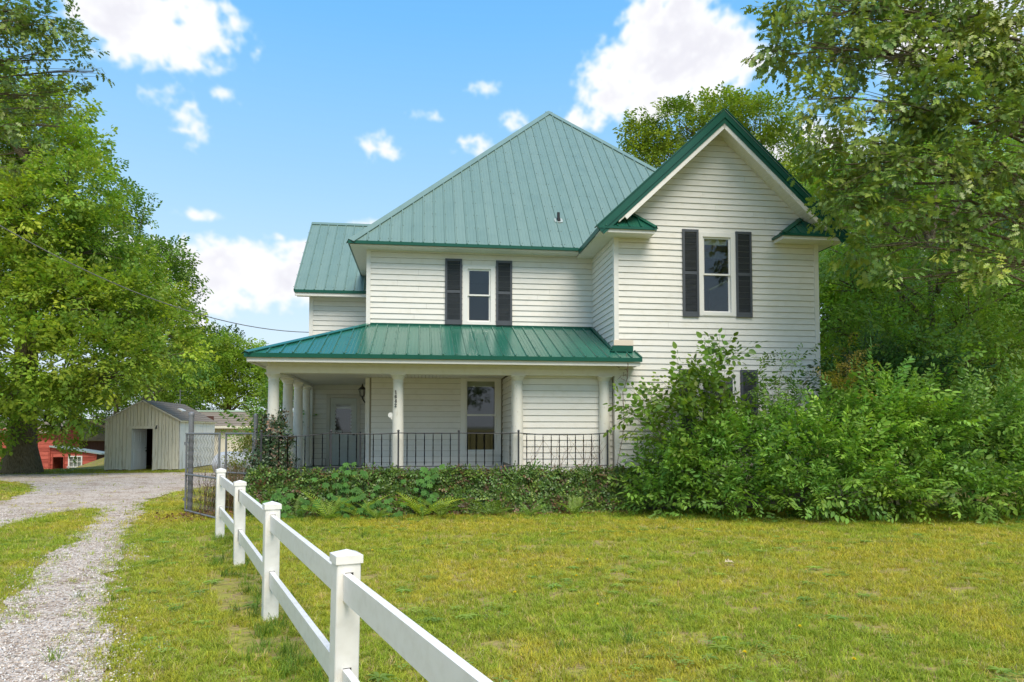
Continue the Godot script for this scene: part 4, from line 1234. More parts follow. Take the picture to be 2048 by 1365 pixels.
	b.box(Vector3(-31.78, by, 0.3), Vector3(-31.71, 0.1, 0.33))
	b.box(Vector3(-29.55, by, 0.3), Vector3(-29.43, 0.1, 0.34))
	part("trim", b, M.barnred2, B)
	var w := sub("window", B)
	b = MB.new()
	for q in [[-31.42, -31.34, by, -0.02], [-30.51, -30.43, by, -0.02], [-31.34, -30.51, -0.10, -0.02], [-31.5, -30.35, -0.84, -0.78]]:
		b.box(Vector3(q[0], q[2], 0.25), Vector3(q[1], q[3], 0.36))
	for q in [-31.06, -30.79]: b.box(Vector3(q - 0.015, -0.8, 0.29), Vector3(q + 0.015, -0.1, 0.33))
	b.box(Vector3(-31.34, -0.46, 0.29), Vector3(-30.51, -0.43, 0.33))
	part("frame", b, M.vinyl, w)
	b = MB.new()
	b.box(Vector3(-31.34, by, 0.2), Vector3(-30.51, -0.1, 0.22))
	part("pane", b, mat(Color(0.22, 0.24, 0.22), 0.1, 0.6), w)
	# ---- brown shed between barn and white shed
	var D := thing("small_shed", "dark brown shed with a rusty tan roof beyond the barn's lean-to", "shed", Vector3(-40.5, -1.3, -64))
	b = MB.new()
	b.box(Vector3(-3, 0, -4), Vector3(3.6, 2.25, 0))
	part("wall", b, M.barndark, D)
	var xx := -2.9
	while xx < 3.6:
		b = MB.new()
		b.box(Vector3(xx, 0.0, 0.0), Vector3(xx + 0.19, 2.25, 0.025))
		part("board", b, M.barndark, D)
		xx += 0.22
	b = MB.new()
	b.slab([Vector3(-3.4, 2.2, 0.5), Vector3(4.0, 2.2, 0.5), Vector3(3.4, 4.2, -2), Vector3(-2.8, 4.2, -2)], Vector3(0, 0.06, 0.03))
	b.slab([Vector3(4.0, 2.2, 0.5), Vector3(4.0, 2.2, -4.5), Vector3(3.4, 4.2, -2)], Vector3(0.04, 0.04, 0))
	part("roof", b, M.barnroof, D)
	# ---- propane tank
	var T := thing("propane_tank", "white horizontal propane tank behind the chain-link gate", "tank", Vector3(-11.3, -0.18, -26.5), 0.1)
	b = MB.new()
	var pa := []
	var ra := []
	for q in [[0.0, 0.0], [0.03, 0.2], [0.1, 0.33], [0.22, 0.43], [0.4, 0.475], [0.6, 0.48], [2.2, 0.48], [2.4, 0.475], [2.6, 0.42], [2.7, 0.32], [2.78, 0.18], [2.8, 0.0]]:
		pa.append(Vector3(q[0], 0.62, 0))
		ra.append(q[1])
	b.tube(pa, ra, 24, false)
	part("body", b, M.tank, T)
	b = MB.new()
	b.lathe(Vector3(1.3, 1.08, 0), [[0.2, 0.0], [0.2, 0.16], [0.16, 0.2], [0.0, 0.22]], 16)
	part("dome", b, M.tank, T)
	for q in [0.6, 2.1]:
		b = MB.new()
		b.box(Vector3(q, 0, -0.35), Vector3(q + 0.14, 0.22, 0.35))
		part("leg", b, M.concrete, T)
	# ---- antenna mast beyond the shed
	var A := thing("antenna", "thin metal antenna mast rising behind the shed roof", "antenna", Vector3(-19.0, 0, -40))
	b = MB.new()
	b.tube([Vector3(0, 0, 0), Vector3(0, 4.1, 0)], [0.03, 0.02], 6)
	part("mast", b, M.galv, A)
	b = MB.new()
	for q in [3.5, 3.75, 4.0]:
		b.tube([Vector3(-0.25, q, 0.0), Vector3(0.25, q, 0.05)], [0.009, 0.009], 5)
	part("crossbar", b, M.galv, A)
	# ---- power cable from the pole off to the left down to the set-back wing
	b = MB.new()
	var path := []
	var rad := []
	var p0 := Vector3(-12.5, 8.9, -8.0)
	var p3 := hw(-7.13, 4.33, -4.62)
	for i in 33:
		var t := i / 32.0
		var p := p0.lerp(p3, t)
		p.y -= 5.9 * t * (1.0 - t)
		path.append(p)
		rad.append(0.011)
	b.tube(path, rad, 5)
	tag(part("power_cable", b, mat(Color(0.16, 0.16, 0.16), 0.6)), "thin grey power cable sagging across the sky to the house", "cable")

func make_porch_things() -> void:
	# ---- wrought-iron railing along the porch edge
	var R := thing("porch_railing", "old black iron railing with twisted balusters along the porch edge", "railing", HOUSE_AT, HOUSE_TURN)
	var posts := [-7.27, -5.92, -4.58, -3.35, -2.11, -0.21]
	var zr := 0.15
	var r := RandomNumberGenerator.new()
	r.seed = 8
	for i in posts.size():
		var b := MB.new()
		b.box(Vector3(posts[i] - 0.017, 0.76, zr - 0.017), Vector3(posts[i] + 0.017, 1.665, zr + 0.017))
		b.lathe(Vector3(posts[i], 1.665, zr), [[0.026, 0.0], [0.03, 0.012], [0.02, 0.024], [0.014, 0.034], [0.0, 0.04]], 10)
		part("post", b, M.iron, R)
		if i == posts.size() - 1: break
		var x0: float = posts[i]
		var x1: float = posts[i + 1]
		var sag := [0.05, 0.03, 0.004, 0.012, 0.05][i] as float
		for q in [[1.635, 0.011, 1.0], [0.955, 0.011, 0.9]]:
			b = MB.new()
			var pa := []
			var ra := []
			for k in 13:
				var t := k / 12.0
				var lean := (0.05 * (1.0 - t)) if i == 0 else 0.0
				pa.append(Vector3(lerpf(x0, x1, t), q[0] - sag * q[2] * 4.0 * t * (1.0 - t) * 0.8 - lean, zr))
				ra.append(q[1])
			b.tube(pa, ra, 6)
			part("rail", b, M.iron, R)
		var n := int(round((x1 - x0) / 0.172))
		for k in range(1, n):
			var t := float(k) / n
			var dip := sag * 4.0 * t * (1.0 - t) * 0.8 + ((0.05 * (1.0 - t)) if i == 0 else 0.0)
			var y0 := 0.955 - dip * 0.9
			var y1 := 1.635 - dip
			b = MB.new()
			var x := lerpf(x0, x1, t)
			# a square bar, twisted: rings of four corners turning as they rise
			var hw0 := 0.0066
			var k0 := b.v.size()
			var rings := 22
			for g in rings + 1:
				var f := float(g) / rings
				var an := f * TAU * 2.25
				var sz := hw0 * (1.0 if f > 0.08 and f < 0.92 else 0.7) * (1.0 + 0.35 * absf(sin(f * PI * 4.5)))
				for c in 4:
					var d := Vector3(cos(an + c * PI / 2) * sz * 1.35, 0, sin(an + c * PI / 2) * sz * 1.35)
					b.v.append(Vector3(x, lerpf(y0, y1, f), zr) + d)
					b.n.append(d.normalized())
					b.c.append(Color.WHITE)
			for g in rings:
				for c in 4:
					var i0 := k0 + g * 4 + c
					var i1 := k0 + g * 4 + (c + 1) % 4
					b.ix.append_array(PackedInt32Array([i0, i0 + 4, i1, i1, i0 + 4, i1 + 4]))
			part("baluster", b, M.iron, R)
	# the inner post of the step rail
	var ib := MB.new()
	ib.box(Vector3(-5.42, 0.76, -0.62), Vector3(-5.39, 1.66, -0.59))
	tag(part("step_post", ib, M.iron), "thin black iron post standing on the porch before the door", "post")
	get_child(get_child_count() - 1).position = HOUSE_AT
	get_child(get_child_count() - 1).rotation.y = HOUSE_TURN
	# ---- lantern on the side wall beside the door
	var L := thing("wall_lantern", "black coach lantern on the porch wall beside the door", "lantern", hw(-5.42, 2.33, -2.35), HOUSE_TURN)
	var b := MB.new()
	b.tube([Vector3(0.02, 0.0, 0), Vector3(-0.03, 0.02, 0), Vector3(-0.085, 0.10, 0), Vector3(-0.10, 0.165, 0)], [0.018, 0.016, 0.018, 0.03], 8)
	b.box(Vector3(-0.012, -0.1, -0.035), Vector3(0.004, 0.14, 0.035))
	part("bracket", b, M.black, L)
	b = MB.new()
	for k in 6:
		var an := TAU * k / 6
		b.tube([Vector3(-0.10 + cos(an) * 0.045, 0.17, sin(an) * 0.045), Vector3(-0.10 + cos(an) * 0.082, 0.33, sin(an) * 0.082)], [0.006, 0.006], 5)
	b.lathe(Vector3(-0.10, 0.165, 0), [[0.0, 0.0], [0.05, 0.0], [0.052, 0.015]], 6)
	b.lathe(Vector3(-0.10, 0.33, 0), [[0.105, 0.0], [0.09, 0.02], [0.05, 0.06], [0.03, 0.07], [0.022, 0.10], [0.012, 0.115], [0.018, 0.13], [0.0, 0.15]], 12)
	part("cage", b, M.black, L)
	b = MB.new()
	b.lathe(Vector3(-0.10, 0.175, 0), [[0.042, 0.0], [0.078, 0.155]], 6)
	part("pane", b, mat(Color(0.35, 0.35, 0.33), 0.2), L)
	# ---- small white floodlight camera at the second column
	var C := thing("floodlight", "small white twin floodlight fixed beside the numbered porch column", "floodlight", hw(-4.735, 1.98, -0.16), HOUSE_TURN)
	b = MB.new()
	b.tube([Vector3(0.0, 0.02, 0.0), Vector3(-0.02, 0.025, 0.06)], [0.03, 0.055], 12)
	part("head", b, M.vinyl, C)
	b = MB.new()
	b.tube([Vector3(0.01, -0.02, 0.0), Vector3(0.03, -0.03, 0.07)], [0.028, 0.046], 12)
	part("head", b, M.vinyl, C)
	b = MB.new()
	b.tube([Vector3(0.0, 0.0, 0.0), Vector3(0.10, 0.0, 0.0)], [0.02, 0.02], 8)
	part("bracket", b, M.vinyl, C)
	# ---- house number, one numeral under the other
	var f := SystemFont.new()
	f.font_names = PackedStringArray(["Droid Serif"])
	f.font_weight = 700
	var names := ["one", "six", "four", "two"]
	for i in 4:
		var tm := TextMesh.new()
		tm.text = "1642"[i]
		tm.font = f
		tm.font_size = 32
		tm.pixel_size = 0.0029
		tm.depth = 0.008
		var o := put("house_number", tm, M.black)
		o.position = hw(-4.645, 2.475 - i * 0.092, 0.012)
		o.rotation.y = HOUSE_TURN - 0.35
		tag(o, "small black numeral %s on the second porch column" % names[i], "number", "house number on the column")

func make_fences() -> void:
	# ---- white vinyl two-rail fence
	var F := thing("vinyl_fence", "white vinyl two-rail fence running toward the house beside the driveway", "fence")
	var pts := [Vector3(-4.60, 0, -11.09), Vector3(-3.38, 0, -8.74), Vector3(-2.13, 0, -6.23), Vector3(-0.89, 0, -3.74), Vector3(0.35, 0, -1.25), Vector3(1.58, 0, 1.25)]
	var hs := [1.03, 1.0, 0.985, 0.975, 0.97, 0.97]
	var dir := (pts[1] - pts[0] as Vector3).normalized()
	var turn := atan2(dir.x, dir.z)
	for i in pts.size():
		var p := sub("post", F)
		p.position = pts[i]
		p.rotation.y = turn + [0.02, -0.015, 0.0, 0.01, 0.0, 0.0][i]
		p.rotation.z = [0.0, 0.006, -0.004, -0.012, 0.0, 0.0][i]
		var h: float = hs[i]
		var b := MB.new()
		var a := 0.0635
		var e := 0.006
		# a box with softened corners
		var ring := [Vector2(-a + e, a), Vector2(a - e, a), Vector2(a, a - e), Vector2(a, -a + e), Vector2(a - e, -a), Vector2(-a + e, -a), Vector2(-a, -a + e), Vector2(-a, a - e)]
		for k in 8:
			var q: Vector2 = ring[k]
			var s: Vector2 = ring[(k + 1) % 8]
			b.quad(Vector3(q.x, -0.15, q.y), Vector3(s.x, -0.15, s.y), Vector3(s.x, h, s.y), Vector3(q.x, h, q.y))
		part("shaft", b, M.vinyl, p)
		b = MB.new()
		var c := 0.0715
		b.box(Vector3(-c, h - 0.012, -c), Vector3(c, h + 0.030, c))
		var ap := Vector3(0, h + 0.056, 0)
		for k in 4:
			var q: Vector3 = [Vector3(-c, 0, c), Vector3(c, 0, c), Vector3(c, 0, -c), Vector3(-c, 0, -c)][k] + Vector3(0, h + 0.0305, 0)
			var s: Vector3 = [Vector3(c, 0, c), Vector3(c, 0, -c), Vector3(-c, 0, -c), Vector3(-c, 0, c)][k] + Vector3(0, h + 0.0305, 0)
			b.tri(q, s, ap)
		part("cap", b, M.vinyl, p)
		b = MB.new()
		for y in [h - 0.13, h - 0.62]:  # routed slots that the rails enter
			for s in [-1.0, 1.0]:
				b.box(Vector3(-0.0225, y - 0.072, s * 0.0640 - 0.0006), Vector3(0.0225, y + 0.0725, s * 0.0640 + 0.0006))
		part("slot", b, M.slot, p)
	for i in pts.size() - 1:
		for dy in [0.13, 0.62]:
			var b := MB.new()
			var a: Vector3 = pts[i] + Vector3(0, hs[i] - dy, 0)
			var c: Vector3 = pts[i + 1] + Vector3(0, hs[i + 1] - dy, 0)
			var d := (c - a).normalized()
			var side := d.cross(Vector3.UP).normalized()
			a += d * 0.06
			c -= d * 0.06
			b.beam(a, c, side * 0.019, Vector3(0, 0.069, 0))
			part("rail", b, M.vinyl, F)
	# ---- chain-link gate: two posts, an open leaf and a shut leaf
	var gp := [[Vector3(-6.62, 0, -14.45), 2.02, "tall grey steel gate post beside the driveway's edge"], [Vector3(-5.27, 0, -14.4), 1.99, "tall grey steel gate post by the porch corner ivy"]]
	for q in gp:
		var P := thing("gate_post", q[2], "gate post", q[0], 0.0, "chain-link gate posts")
		var b := MB.new()
		b.tube([Vector3(0, -0.1, 0), Vector3(0, q[1], 0)], [0.052 if q[0].x < -6 else 0.042, 0.052 if q[0].x < -6 else 0.042], 14)
		part("pipe", b, M.galv, P)
		b = MB.new()
		var rr := 0.057 if q[0].x < -6 else 0.046
		b.lathe(Vector3(0, q[1] - 0.03, 0), [[rr, 0.0], [rr, 0.04], [rr * 0.8, 0.07], [0.0, 0.085]], 14)
		part("cap", b, M.galv, P)
	chain_leaf("chain_link_gate", "open chain-link gate leaf swung out beside the fence's end post", Vector3(-6.66, 0.06, -14.34), Vector3(-5.42, 0.06, -12.98), 1.56, true)
	chain_leaf("chain_link_gate", "shut chain-link gate leaf hung on the post by the porch", Vector3(-5.33, 0.06, -14.42), Vector3(-6.10, 0.06, -14.95), 1.56, false)

func chain_leaf(called: String, label: String, a: Vector3, b: Vector3, h: float, links: bool) -> void:
	var ln := a.distance_to(b)
	var G := thing(called, label, "gate", a, atan2(-(b - a).z, (b - a).x), "chain-link gate leaves")
	var r := 0.021
	for q in [[Vector3(0, 0, 0), Vector3(0, h, 0)], [Vector3(ln, 0, 0), Vector3(ln, h, 0)], [Vector3(-0.02, h, 0), Vector3(ln + 0.02, h, 0)], [Vector3(-0.02, 0, 0), Vector3(ln + 0.02, 0, 0)], [Vector3(0, h * 0.47, 0), Vector3(ln, h * 0.47, 0)]]:
		var m := MB.new()
		m.tube([q[0], q[1]], [r, r], 10)
		part("frame_pipe", m, M.galv, G)
	if links:
		var m := MB.new()
		var p := 0.085
		var x := 0.0
		while x < ln - p:
			# each wire zigzags up, hooked into its neighbours
			var y := 0.02
			var s := 0
			while y < h - 0.02:
				var x0 := x + (0.0 if s % 2 == 0 else p)
				var x1 := x + (p if s % 2 == 0 else 0.0)
				var y1 := minf(y + p, h)
				m.tube([Vector3(x0, y, 0.003 if s % 2 else -0.003), Vector3(x1, y1, -0.003 if s % 2 else 0.003)], [0.004, 0.004], 3, false)
				y = y1
				s += 1
			x += p
		part("wire_mesh", m, M.wire, G)
	for y in [0.22, h - 0.2]:
		var m := MB.new()
		m.tube([Vector3(-0.06, y - 0.03, 0), Vector3(-0.06, y + 0.03, 0)], [0.03, 0.03], 10)
		m.tube([Vector3(-0.06, y, 0), Vector3(0.0, y, 0)], [0.012, 0.012], 8)
		part("hinge", m, M.galv, G)

# ---------- leaves ----------
const OVATE := [[0.28, 0.5], [0.62, 0.44]]
const LONG := [[0.25, 0.42], [0.6, 0.5], [0.85, 0.25]]
const OAKLEAF := [[0.12, 0.10], [0.26, 0.52], [0.36, 0.14], [0.52, 0.62], [0.62, 0.16], [0.78, 0.42], [0.86, 0.12]]
const MAPLELEAF := [[0.02, 0.42], [0.20, 0.30], [0.42, 0.72], [0.48, 0.34], [0.70, 0.42], [0.74, 0.18]]
const ROUND := [[0.15, 0.42], [0.45, 0.55], [0.8, 0.34]]
func leaf(mb: MB, at: Vector3, d: Vector3, nrm: Vector3, ln: float, wide: float, shape: Array, bend := 0.12) -> void:
	var s := d.cross(nrm).normalized()
	var up := s.cross(d).normalized()
	for side in [1.0, -1.0]:
		var pts := [at]
		for q in shape:
			pts.append(at + d * (ln * q[0]) + s * (side * wide * q[1]) + up * (ln * bend * (absf(q[1]) * 0.8 - q[0] * q[0])))
		pts.append(at + d * ln - up * ln * bend)
		# fan from the midrib
		var k0 := mb.v.size()
		var m := pts.size()
		for i in m:
			mb.v.append(pts[i])
			mb.c.append(mb.col)
			mb.n.append((up + s * side * -0.18).normalized())
		var mid := mb.v.size()
		mb.v.append(at + d * ln * 0.5 - up * ln * bend * 0.3)
		mb.c.append(mb.col)
		mb.n.append(up)
		for i in m - 1:
			if side < 0: mb.ix.append_array(PackedInt32Array([mid, k0 + i, k0 + i + 1]))
			else: mb.ix.append_array(PackedInt32Array([mid, k0 + i + 1, k0 + i]))
# a leafy twig growing along +y, its leaves facing mostly +z
func spray(sd: int, n: int, ln: float, leaf_len: float, leaf_wide: float, shape: Array, spread := 0.35, droop := 0.2, opposite := false, twig := 0.004) -> ArrayMesh:
	var r := RandomNumberGenerator.new()
	r.seed = sd
	var mb := MB.new()
	var sides := []
	var path := []
	var rad := []
	for i in 5:
		var t := i / 4.0
		path.append(Vector3(sin(t * 2.0 + sd) * 0.03 * ln, t * ln, -droop * t * t * ln * 0.6))
		rad.append(lerpf(twig, twig * 0.4, t))
	mb.col = Color(0.55, 0.42, 0.30)
	mb.tube(path, rad, 3, false)
	for i in n:
		var t := lerpf(0.08, 1.0, float(i) / maxf(n - 1, 1))
		var side := 1.0 if i % 2 == 0 else -1.0
		if opposite: t = lerpf(0.08, 1.0, float(i / 2) / maxf(n / 2 - 1, 1))
		var base := (path[mini(int(t * 4.0), 3)] as Vector3).lerp(path[mini(int(t * 4.0), 3) + 1], t * 4.0 - mini(int(t * 4.0), 3))
		var off := Vector3(side * r.randf_range(0.1, 1.0), r.randf_range(-0.2, 0.3), r.randf_range(-0.6, 0.6)) * spread * ln * (1.0 - t * 0.6)
		var d := Vector3(side * r.randf_range(0.45, 1.0), r.randf_range(0.1, 0.9), r.randf_range(-0.45, 0.25) - droop).normalized()
		if i >= n - 1: d = Vector3(0.1, 1, -droop).normalized()
		var nn := Vector3(r.randf_range(-0.5, 0.5), r.randf_range(-0.45, 0.45), 1.0).normalized()
		if absf(nn.dot(d)) > 0.85: nn = Vector3(0, 0, 1)
		var v := r.randf_range(0.78, 1.22)
		mb.col = Color(v * r.randf_range(0.92, 1.1), v, v * r.randf_range(0.85, 1.1))
		var sz := r.randf_range(0.75, 1.15)
		leaf(mb, base + off, d, nn, leaf_len * sz, leaf_wide * sz, shape)
	return mb.mesh()
func facing(y: Vector3, z: Vector3, s: float) -> Basis:
	y = y.normalized()
	if absf(y.dot(z.normalized())) > 0.96: z = z + Vector3(0.3, 0.2, 0.4)
	var x := y.cross(z).normalized()
	return Basis(x * s, y * s, x.cross(y) * s)
func tint(r: RandomNumberGenerator, c: Color, v: float, warm: float) -> Color:
	var k := 1.0 + r.randf_range(-v, v)
	var w := r.randf_range(-warm, warm)
	return Color(c.r * k * (1.0 + w * 1.4), c.g * k * (1.0 + w * 0.5), c.b * k * (1.0 - w * 0.5))
# lobes: [x, y, z, radius]; the sprays gather toward the outside of each lobe, in clumps
func crown(parent: Node, lobes: Array, sprays: Array, m: Material, per_m2: float, c: Color, o := {}) -> void:
	var r := RandomNumberGenerator.new()
	r.seed = o.get("seed", 1)
	var where := []
	var tints := []
	for s in sprays:
		where.append([])
		tints.append([])
	var nz := noise(o.get("seed", 1), o.get("clump", 0.55), 2)
	var gap: float = o.get("gap", -0.12)
	var droop: float = o.get("droop", 0.0)
	var shell: float = o.get("shell", 0.42)
	for l in lobes:
		var ctr := Vector3(l[0], l[1], l[2])
		var rad: float = l[3]
		var lc := tint(r, c, o.get("lobe", 0.10), 0.08)
		var sq: float = o.get("flat", 0.85)
		var n := int(per_m2 * 12.56 * rad * rad)
		for i in n:
			var d := Vector3(r.randfn(), r.randfn(), r.randfn()).normalized()
			if d.y < -0.3 and r.randf() < 0.55: d.y = -d.y
			var q := pow(r.randf(), shell) * r.randf_range(0.86, 1.1)
			var p := ctr + Vector3(d.x, d.y * sq, d.z) * rad * q
			if nz.get_noise_3dv(p) < gap: continue
			if p.y < o.get("floor", 0.05): continue
			var g := (d + Vector3(0, o.get("lift", 0.15) - droop, 0) + Vector3(r.randf_range(-1, 1), r.randf_range(-1, 1), r.randf_range(-1, 1)) * 0.55)
			var z := Vector3(r.randf_range(-0.6, 0.6), 1.0, r.randf_range(-0.6, 0.6)) + d * 0.35
			var s: float = r.randf_range(0.72, 1.2) * o.get("scale", 1.0)
			if r.randf() < o.get("shoots", 0.0):
				s *= 1.35
				p += d * rad * 0.16
			var b := facing(g, z, s)
			b = b.rotated(g.normalized(), r.randf_range(-0.7, 0.7))
			var k := r.randi() % sprays.size()
			where[k].append(Transform3D(b, p))
			tints[k].append(tint(r, lc, o.get("vary", 0.2), o.get("warm", 0.12)))
	for k in sprays.size():
		var mi := copies(o.get("called", "crown"), sprays[k], m, where[k], tints[k], parent)
		mi.set_meta("kind", "stuff")
# trunk, limbs to every lobe, twigs
func wood(parent: Node, lobes: Array, r0: float, fork: float, o := {}) -> void:
	var r := RandomNumberGenerator.new()
	r.seed = o.get("seed", 1) + 500
	var top: float = o.get("top", fork * 2.0)
	var lean: Vector3 = o.get("lean", Vector3.ZERO)
	var mb := MB.new()
	var fl: float = o.get("flare", 1.8)
	var path := []
	var rad := []
	for i in 12:
		var t := i / 11.0
		var y := t * top
		path.append(Vector3(0, y - 0.12, 0) + lean * t * t + Vector3(sin(t * 5.0) * 0.25, 0, cos(t * 4.0) * 0.2) * t * r0)
		rad.append(r0 * (1.0 + (fl - 1.0) * exp(-y / (r0 * 1.3))) * lerpf(1.0, 0.25, smooth(fork * 0.6 / top, 1.0, t)))
	mb.tube(path, rad, 14, false)
	# root flare: uneven buttresses
	for k in mb.v.size():
		var p := mb.v[k]
		if p.y < fork * 0.5:
			var an := atan2(p.z, p.x)
			var f := 1.0 + 0.10 * sin(an * 5.0 + 1.0) * exp(-maxf(p.y, 0.0) / (r0 * 1.6)) + 0.05 * sin(an * 3.0 + p.y * 2.0)
			mb.v[k] = Vector3(p.x * f, p.y, p.z * f)
	part("trunk", mb, o.get("bark", M.bark), parent)
	var lb := MB.new()
	for l in lobes:
		var c := Vector3(l[0], l[1], l[2])
		var flat := Vector2(c.x, c.z).length()
		var from_y := clampf(c.y - flat * o.get("rise", 0.55), fork * 0.8, top * 0.96)
		var t := from_y / top
		var a := Vector3(0, from_y, 0) + lean * t * t
		var mid: Vector3 = a.lerp(c, 0.5) + Vector3(r.randf_range(-0.3, 0.3), flat * 0.10 + r.randf_range(0, 0.3), r.randf_range(-0.3, 0.3)) * o.get("wobble", 1.0)
		var ps := []
		var rs := []
		var b0: float = minf(0.035 + 0.05 * float(l[3]), r0 * 0.5) * o.get("limb", 1.0)
		for i in 9:
			var s := i / 8.0
			ps.append(a * (1 - s) * (1 - s) + mid * 2 * s * (1 - s) + c * s * s + Vector3(r.randf_range(-1, 1), r.randf_range(-1, 1), r.randf_range(-1, 1)) * 0.05 * o.get("wobble", 1.0) * (1.0 if i > 0 and i < 8 else 0.0))
			rs.append(lerpf(b0, b0 * 0.3, s))
		lb.tube(ps, rs, 7, false)
		for k in o.get("twigs", 6):
			var s := r.randf_range(0.45, 1.0)
			var st: Vector3 = ps[int(s * 8)]
			var d := Vector3(r.randfn(), r.randfn() * 0.7 + 0.15, r.randfn()).normalized()
			var e := c + d * float(l[3]) * 0.85
			lb.tube([st, st.lerp(e, 0.5) + Vector3(0, 0.06, 0) * float(l[3]), e], [b0 * 0.32, b0 * 0.2, b0 * 0.08], 5, false)
	part("limbs", lb, o.get("bark", M.bark), parent)

func make_trees() -> void:
	var maple := [spray(1, 22, 0.62, 0.155, 0.09, MAPLELEAF, 0.5, 0.25), spray(2, 20, 0.55, 0.16, 0.092, MAPLELEAF, 0.55, 0.3), spray(3, 20, 0.7, 0.15, 0.086, MAPLELEAF, 0.45, 0.2)]
	var oak := [spray(11, 15, 0.42, 0.15, 0.085, OAKLEAF, 0.45, 0.45), spray(12, 13, 0.48, 0.16, 0.09, OAKLEAF, 0.4, 0.55), spray(13, 17, 0.4, 0.145, 0.08, OAKLEAF, 0.5, 0.35)]
	var far := [spray(21, 34, 1.0, 0.20, 0.12, OVATE, 0.6, 0.25, false, 0.006), spray(22, 30, 1.1, 0.22, 0.13, OVATE, 0.55, 0.2, false, 0.006)]
	var ash := [spray(31, 16, 0.5, 0.11, 0.034, LONG, 0.25, 0.3, true), spray(32, 18, 0.55, 0.12, 0.04, LONG, 0.3, 0.4, true), spray(33, 18, 0.45, 0.10, 0.045, OVATE, 0.4, 0.3)]
	var t := thing("maple_tree", "big spreading maple with a thick flared trunk before the red barn", "tree", Vector3(-19.7, 0, -28.2))
	wood(t, MAPLE, 0.47, 3.2, {"seed": 3, "top": 13.0, "flare": 1.75, "twigs": 6})
	crown(t, MAPLE, maple, M.maple, 8.5, Color(0.33, 0.46, 0.058), {"seed": 3, "droop": 0.15, "gap": -0.1, "clump": 0.75, "lobe": 0.18, "warm": 0.2})
	t = thing("oak_tree", "darker tree whose top shows behind the big maple", "tree", Vector3(-23, 0, -44))
	wood(t, DARKTREE, 0.4, 3.0, {"seed": 5, "top": 8.0, "twigs": 3})
	crown(t, DARKTREE, far, M.maple, 3.6, Color(0.18, 0.30, 0.05), {"seed": 5, "gap": -0.1, "scale": 0.8})
	var fars := [["A", FARA, Vector3(-27, 0, -66), "distant dark tree rising over the low outbuilding's roof", Color(0.128, 0.203, 0.045), 0.9], ["B", FARB, Vector3(-23.5, 0, -58), "bright green tree above the low outbuilding beside the porch", Color(0.30, 0.43, 0.045), 0.85], ["C", FARC, Vector3(-34, 0, -60), "broad green tree behind the shed roof", Color(0.23, 0.36, 0.045), 0.9], ["D", FARD, Vector3(-17, 0, -52), "light green tree glimpsed between the porch columns", Color(0.30, 0.43, 0.05), 0.85]]
	for f in fars:
		t = thing("distant_tree", f[3], "tree", f[2], 0.0, "trees beyond the outbuildings")
		wood(t, f[1], 0.25, 2.0, {"seed": 9 + int(f[2].z), "top": 8.0, "twigs": 3})
		crown(t, f[1], far, M.maple, 3.4, f[4], {"seed": 40 - int(f[2].z), "scale": f[5], "gap": -0.12, "lobe": 0.14})
	t = thing("pin_oak", "loose leafy oak branch hanging in at the upper left corner", "tree", Vector3(-17, 0, -15.5))
	wood(t, NEARLEFT, 0.35, 4.0, {"seed": 21, "top": 14.0, "rise": 0.35, "twigs": 7, "limb": 0.7})
	crown(t, NEARLEFT, oak, M.oak, 8.0, Color(0.21, 0.30, 0.06), {"seed": 21, "gap": -0.08, "scale": 0.85, "clump": 1.1, "droop": 0.1})
	t = thing("tall_tree", "yellow-green treetop rising behind the green roof's gable", "tree", Vector3(13.5, 0, -40))
	wood(t, BEHIND, 0.4, 5.0, {"seed": 31, "top": 16.0, "twigs": 3})
	crown(t, BEHIND, far, M.maple, 5.0, Color(0.285, 0.383, 0.045), {"seed": 31, "scale": 0.7, "gap": -0.12, "lobe": 0.14})
	t = thing("red_oak", "large oak overhanging the house from the right with lobed leaves", "tree", Vector3(13.2, 0, -14.5))
	wood(t, OAK, 0.45, 3.5, {"seed": 41, "top": 13.0, "rise": 0.3, "twigs": 9, "limb": 0.7, "wobble": 2.2})
	crown(t, OAK, oak, M.oak, 12.5, Color(0.285, 0.385, 0.075), {"seed": 41, "droop": 0.45, "lift": 0.0, "gap": -0.06, "clump": 1.2, "warm": 0.22, "vary": 0.25, "lobe": 0.12, "shell": 0.5})
	t = thing("hackberry_tree", "dense green understory tree behind the bushes right of the house", "tree", Vector3(11.5, 0, -19))
	wood(t, UNDER, 0.16, 1.6, {"seed": 51, "top": 7.0, "rise": 0.6, "twigs": 6})
	crown(t, UNDER, ash, M.bush, 17.0, Color(0.31, 0.49, 0.07), {"seed": 51, "gap": -0.08, "clump": 0.9, "droop": 0.25, "lobe": 0.18})
	for f in [[WOODA, Vector3(13.0, 0, -26), "leafy woodland tree filling the gap just right of the house", Color(0.30, 0.46, 0.06)], [WOODB, Vector3(17.5, 0, -27), "woodland tree in the middle of the thicket right of the house", Color(0.28, 0.43, 0.055)], [WOODC, Vector3(23, 0, -27), "woodland tree at the far right edge behind the oak", Color(0.3, 0.45, 0.06)]]:
		t = thing("woodland_tree", f[2], "tree", f[1], 0.0, "woodland trees right of the house")
		wood(t, f[0], 0.2, 2.0, {"seed": 70 + int(f[1].x), "top": 9.0, "twigs": 3})
		crown(t, f[0], far, M.maple, 9.0, f[3], {"seed": 70 + int(f[1].x), "scale": 0.62, "gap": -0.5, "lobe": 0.25})
	# trees across the road behind the viewer, mirrored in the windows
	var ring := [Vector3(-7, 0, 15), Vector3(3, 0, 17), Vector3(11, 0, 13), Vector3(-18, 0, 14)]
	var what := ["round tree across the road mirrored in the porch window", "tree across the road facing the house front", "tree across the road facing the gable window", "tree across the road facing the driveway"]
